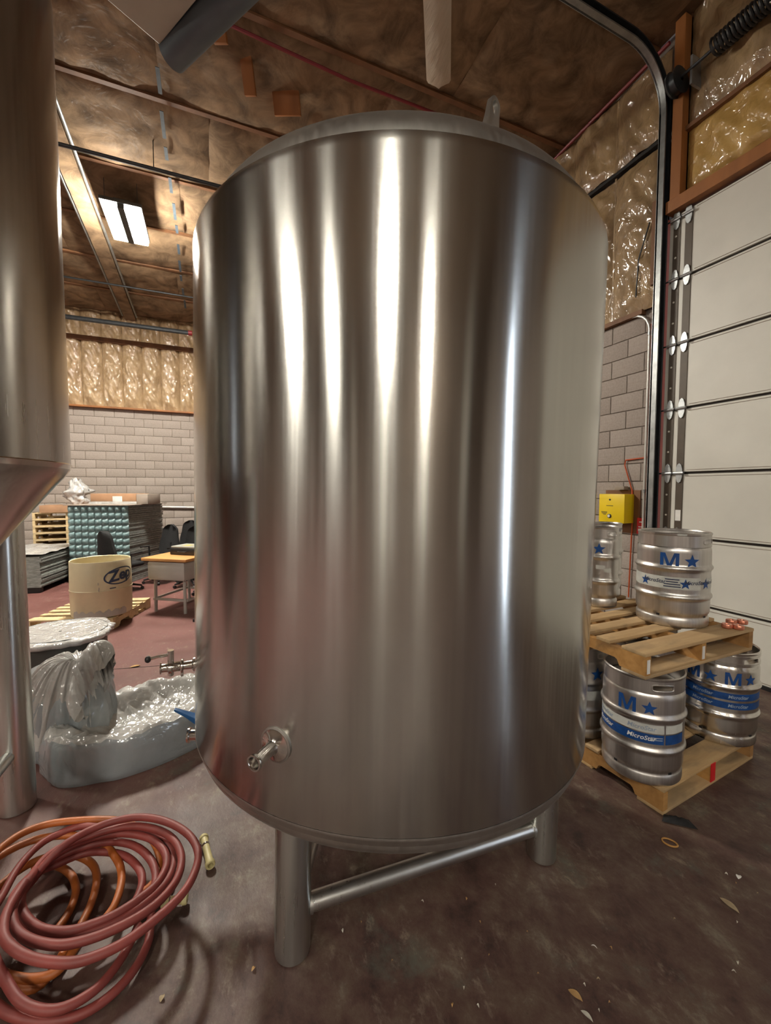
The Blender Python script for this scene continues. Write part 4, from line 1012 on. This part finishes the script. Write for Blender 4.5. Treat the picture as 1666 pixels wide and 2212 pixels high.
# office chairs
def chair():
    g = thing('office_chair', 'x', 'chair')
    def back(u, v):
        w_ = .22*(1-.30*v**3)*(.86+.14*math.sin(PI*min(1, v*1.4+.2))); x = (u-.5)*2*w_
        if v > .82: x *= math.sqrt(max(.02, 1-((v-.82)/.19)**2))
        return (x, .20+.05*(1-(2*u-1)**2)+.06*v, .50+.56*v)
    mb = MB().grid(back, 12, 14); nv_ = len(mb.v)
    mb.add([(x, y+.045, z) for x, y, z in mb.v[:nv_]], [tuple(reversed(f)) for f in mb.f[:]])
    row = 13
    edge = [i for i in range(row)] + [row*j+12 for j in range(1, 15)] + [row*14+i for i in range(11, -1, -1)] + [row*j for j in range(13, 0, -1)]
    for a_, b_ in zip(edge, edge[1:]+edge[:1]): mb.f.append((a_, b_, b_+nv_, a_+nv_))
    mb.build('backrest', 'black_fabric', g, fixn=True, ang=60)
    MB().box((-.24, -.25, .42), (.24, .22, .50)).build('seat', 'black_fabric', g, bev=.035, ang=80)
    MB().tube([(0, .10, .40), (0, .24, .41), (0, .29, .48), (0, .275, .72)], .018, 8).build('back_support', 'black_plastic', g)
    MB().cyl((0, 0, .10), (0, 0, .42), .026, 14).build('gas_post', 'black_plastic', g)
    for s in (-1, 1): MB().tube([(s*.22, .05, .44), (s*.29, .05, .46), (s*.29, .04, .66), (s*.29, -.16, .67)], .016, 8).build('armrest', 'black_plastic', g)
    for k in range(5):
        a = k*2*PI/5+.3; c, s_ = math.cos(a), math.sin(a)
        lg = MB().tube([(0, 0, .12), (.16*c, .16*s_, .10), (.29*c, .29*s_, .07)], [.024, .02, .014], 8).build('base_leg', 'black_plastic', g)
        MB().lathe([(0, -.02), (.026, -.02), (.028, -.014), (.028, .014), (.026, .02), (0, .02)], 14).build('caster', 'black_plastic', lg, (.29*c, .29*s_, .0285), (PI/2, 0, a))
    return g
ch0 = chair()
chs = [(-4.50, 7.05, 2.75, 'black office chair standing behind the cream tub with its back turned'), (-4.22, 7.75, -.25, 'black office chair behind the desk, next to the teal block'),
       (-4.22, 8.85, .2, 'black office chair tucked between the other chairs against the block wall'), (-3.52, 7.45, .0, 'low black office chair right behind the desk case'), (-2.95, 6.95, -.1, 'black office chair at the end of the desk beside the big tank')]
for i, (x, y, rz, lb) in enumerate(chs):
    c = ch0 if i == 0 else copy_tree(ch0); p = cw(x, y); c.location = p; c.rotation_euler = (0, 0, -YAW+rz); c['label'] = lb; c['group'] = 'office chairs in the far corner'

# black hand truck by the tank
hc = cw(-2.33, 5.60); ht = thing('folded_stand', 'black folded metal stand on the floor between the desk and the big tank', 'stand', hc, -YAW)
for s in (-1, 1):
    MB().tube([(s*.13, -.15, .03), (s*.13, .12, .55), (s*.13, .20, .85)], .018, 8).build('side_rail', 'dark_steel', ht)
    MB().tube([(s*.10, .30, .03), (s*.10, -.05, .62)], .016, 8).build('cross_strut', 'dark_steel', ht)
for z_, y_ in ((.12, -.10), (.30, .0), (.50, .09), (.80, .19)): MB().cyl((-.13, y_, z_), (.13, y_, z_), .012, 8).build('rung', 'dark_steel', ht)
MB().box((-.20, -.22, .0), (.20, -.10, .035)).build('toe_plate', 'black_plastic', ht, smooth=False)

# tall block of stacked teal trays in wrap
tb = cw(-5.30, 8.25); TW, TD, TH = 1.12, 1.22, 1.44
teal = thing('tray_stack', 'tall shrink-wrapped block of stacked teal trays with grey layered side', 'stack', tb, -YAW)
MB().box((-TW/2+.03, -TD/2+.03, .0), (TW/2-.03, TD/2-.03, TH)).build('core', 'grey_sheet', teal, smooth=False)
nc, nr = 9, 12; cw_, rh = TW/nc, TH/nr
cell = MB()
def cellfn(u, v):
    e = math.sin(PI*u)*math.sin(PI*v); return ((u-.5)*cw_*.98, -.055*e**.6 if e > 0 else 0, v*rh*.97)
cme = MB().grid(cellfn, 6, 5).mesh('tray_cell', 'teal_tray', ang=60)
for i in range(nc):
    for j in range(nr): link('tray_cell', cme, teal, (-TW/2+(i+.5)*cw_, -TD/2+.03, j*rh))
for j in range(36):
    z_ = j*TH/36; o_ = random.uniform(0, .02)
    MB().box((-TW/2+.04, -TD/2+.05, z_+.004), (TW/2-.02+o_, TD/2+random.uniform(-.02, .02), z_+TH/36-.004)).build('sheet', 'grey_sheet', teal, smooth=False)
MB().box((-TW/2-.04, -TD/2-.03, TH+.002), (TW/2+.06, TD/2+.05, TH+.016)).build('top_board', 'cardboard_grey', teal, smooth=False)
bx = thing('cardboard_box', 'long brown cardboard box under clear film on top of the teal stack', 'box', (*cw(-5.15, 8.2)[:2], TH+.017), -YAW+.02)
MB().box((-.50, -.22, 0), (.36, .25, .20)).build('box_body', 'cardboard', bx, bev=.004)
MB().box((.362, -.21, 0), (.58, .25, .19)).build('box_end', 'cardboard_grey', bx, bev=.004)
MB().box((-.08, -.223, .05), (.10, -.2205, .15)).build('shipping_label', 'white_paper', bx, smooth=False)
def wrapf(u, v):
    return (-.52+u*.9, -.235-.02*abs(nz(u*9, v*5)), -.01+v*.06)
MB().grid(wrapf, 18, 4).build('film_edge', 'clear_wrap', bx, ang=180)

# low long stack of grey sheets with pale film on top
lk = thing('sheet_stack', 'low long stack of grey corrugated sheets with pale film on top', 'stack', cw(-6.88, 7.70), -YAW+.24)
for j in range(22):
    z_ = .10+j*.0235; MB().box((-.9+random.uniform(-.015, .015), -1.05, z_), (.9+random.uniform(-.02, .02), .5, z_+.020)).build('sheet', 'grey_sheet', lk, smooth=False)
for y in (-.95, -.2, .4): MB().box((-.85, y-.05, 0), (.85, y+.05, .10)).build('bearer', 'black_plastic', lk, smooth=False)
def topf(u, v): return (-.92+u*1.84, -1.06+v*1.58, .625+.10*max(0, nz(u*2.2, v*2.2, 5))+.03*nz(u*8, v*8)+.03)
MB().grid(topf, 24, 24).build('film_cover', 'clear_wrap', lk, ang=180)

# stack of empty pallets behind
for k in range(9):
    q = cw(-7.16, 8.42)
    pallet('wooden_pallet', ('lowest', 'second lowest', 'third from the floor', 'fourth from the floor', 'middle', 'fourth from the carton', 'third from the carton', 'second from the carton', 'topmost, right under the carton')[k] + ' yellow pallet of the stack beside the teal block' if k in (0, 1, 4) else 'yellow pallet of the stack beside the teal block, ' + ('', '', 'third from the floor', 'fourth from the floor', '', 'fourth from the carton', 'third from the carton', 'second from the carton', 'topmost under the carton')[k], q, random.uniform(-.02, .02), 'empty pallets in a stack', Lx=1.15, Ly=1.1, wood='pallet_pale', strw='pallet_pale', z=k*PZ)
tag(MB().box((-.45, -.3, 0), (.40, .3, .15)).build('carton', 'cardboard', None, (*cw(-6.72, 8.88)[:2], 9*PZ), (0, 0, 0), bev=.005), 'brown carton on the stack of yellow pallets', 'box')
# crumpled film hanging behind the left tank
def crf(u, v):
    a = u*2*PI; r_ = .17*(.35+.65*math.sin(PI*min(1, v*.9+.1)))*(1+.7*nz(math.cos(a)*2, math.sin(a)*2, v*5)+.5*abs(nz(math.cos(a)*6, math.sin(a)*6, v*9)))
    return (r_*math.cos(a)+.06*nz(v*4, 1), r_*math.sin(a)*.6, v*.55*(1+.15*nz(a, v*3)))
tag(MB().grid(crf, 48, 28).build('crumpled_film', 'clear_wrap', None, (*cw(-6.62, 8.95)[:2], 9*PZ+.15), (0, 0, 0), ang=180), 'crumpled clear plastic film standing on the brown carton', 'plastic film')
pipe('wall_pipe', [ony(348, 1095, YB-.05), ony(470, 1097, YB-.05)], .03, 'conduit', 'pale horizontal pipe along the block wall behind the chairs', 'pipe')

# ================================================================== LITTER ON THE FLOOR
def leaf(px, py, ln, rz, m, label, wd=.35, cat='leaf', group=None):
    p = onz(px, py); n = 8; top = []
    vs = [(-ln/2, 0, .002)]
    for i in range(1, n):
        t = i/n; h_ = ln*wd*.5*math.sin(PI*t)**.8; z_ = .003+.006*math.sin(PI*t)
        vs += [(-ln/2+ln*t, -h_, z_+.004*t), (-ln/2+ln*t, 0, z_-.002), (-ln/2+ln*t, h_, z_)]
    vs.append((ln/2, 0, .003)); fs = [(0, 1, 2), (0, 2, 3)]
    for i in range(n-2):
        a = 1+3*i; fs += [(a, a+3, a+4, a+1), (a+1, a+4, a+5, a+2)]
    a = 1+3*(n-2); e = len(vs)-1; fs += [(a, e, a+1), (a+1, e, a+2)]
    tag(MB().add(vs, fs).build('dry_leaf' if cat == 'leaf' else 'litter_chip', m, None, (p.x, p.y, 0), (0, 0, rz), ang=60), label, cat, group)
leaf(1576, 1957, .075, -1.6, 'leaf_dry', 'pointed tan dry leaf on the worn floor right of the tank legs', .42)
leaf(1268, 2197, .042, -1.3, 'chip_pale', 'pale narrow dry leaf on the floor near the two tank legs', .4)
leaf(1243, 2152, .05, -1.2, 'chip_tan', 'brown dry leaf on the floor beside the pale narrow leaf', .5)
leaf(292, 1440, .10, .2, 'chip_tan', 'tan scrap of paper on the red floor beside the black valve knob', .5, 'scrap')
leaf(1596, 1896, .025, .4, 'white_paper', 'small white scrap on the floor beyond the pointed leaf', .8, 'scrap')
leaf(1284, 2047, .022, -1.0, 'white_paper', 'tiny white splinter on the floor in front of the brace', .25, 'scrap')
leaf(350, 2158, .022, 1.2, 'leaf_dry', 'tan crumb on the lit floor beside the hose coil', .8, 'scrap')
leaf(548, 2095, .018, .5, 'chip_tan', 'tan crumb on the floor left of the near tank leg', .7, 'scrap')
rs = random.Random(5)
for k in range(26):
    leaf(rs.uniform(720, 1640), rs.uniform(1880, 2200), rs.uniform(.006, .014), rs.uniform(0, 6), rs.choice(['chip_tan', 'chip_pale', 'leaf_dry']), 'tiny crumb of litter scattered on the worn floor by the tank legs', .6, 'crumb', 'crumbs on the worn floor')
rp = onz(1446, 1821)
tag(MB().tube([(.030*math.cos(a)*(1.15 if math.cos(a) > 0 else 1), .022*math.sin(a), .004) for a in [2*PI*i/28 for i in range(28)]], .004, 8, closed=True).build('rubber_ring', 'rubber_tan', None, (rp.x, rp.y, 0), (0, 0, -1.0)), 'orange rubber ring lying on the floor in front of the keg pallet', 'ring')
bp = onz(1465, 1776)
def ragf(u, v):
    return ((u-.5)*.16*(1-.3*v), (v-.5)*.06, .006+.03*abs(nz(u*7, v*5, 1))*math.sin(PI*u)*math.sin(PI*v)+.012*math.sin(PI*u)*math.sin(PI*v))
tag(MB().grid(ragf, 18, 8).build('black_scrap', 'black_fabric', None, (bp.x, bp.y, 0), (0, 0, -.75), ang=180), 'crumpled black scrap beside the corner of the floor pallet', 'scrap')
# sawn joint in the slab
j0, j1 = onz(215, 1448), onz(430, 1432); dj = (j1-j0)
tag(MB().tube([j0-dj*2, j1+dj*3], .004, 6).build('floor_joint', 'seam_dark', None, (0, 0, -.001)), 'dark saw-cut joint crossing the red floor', 'joint')
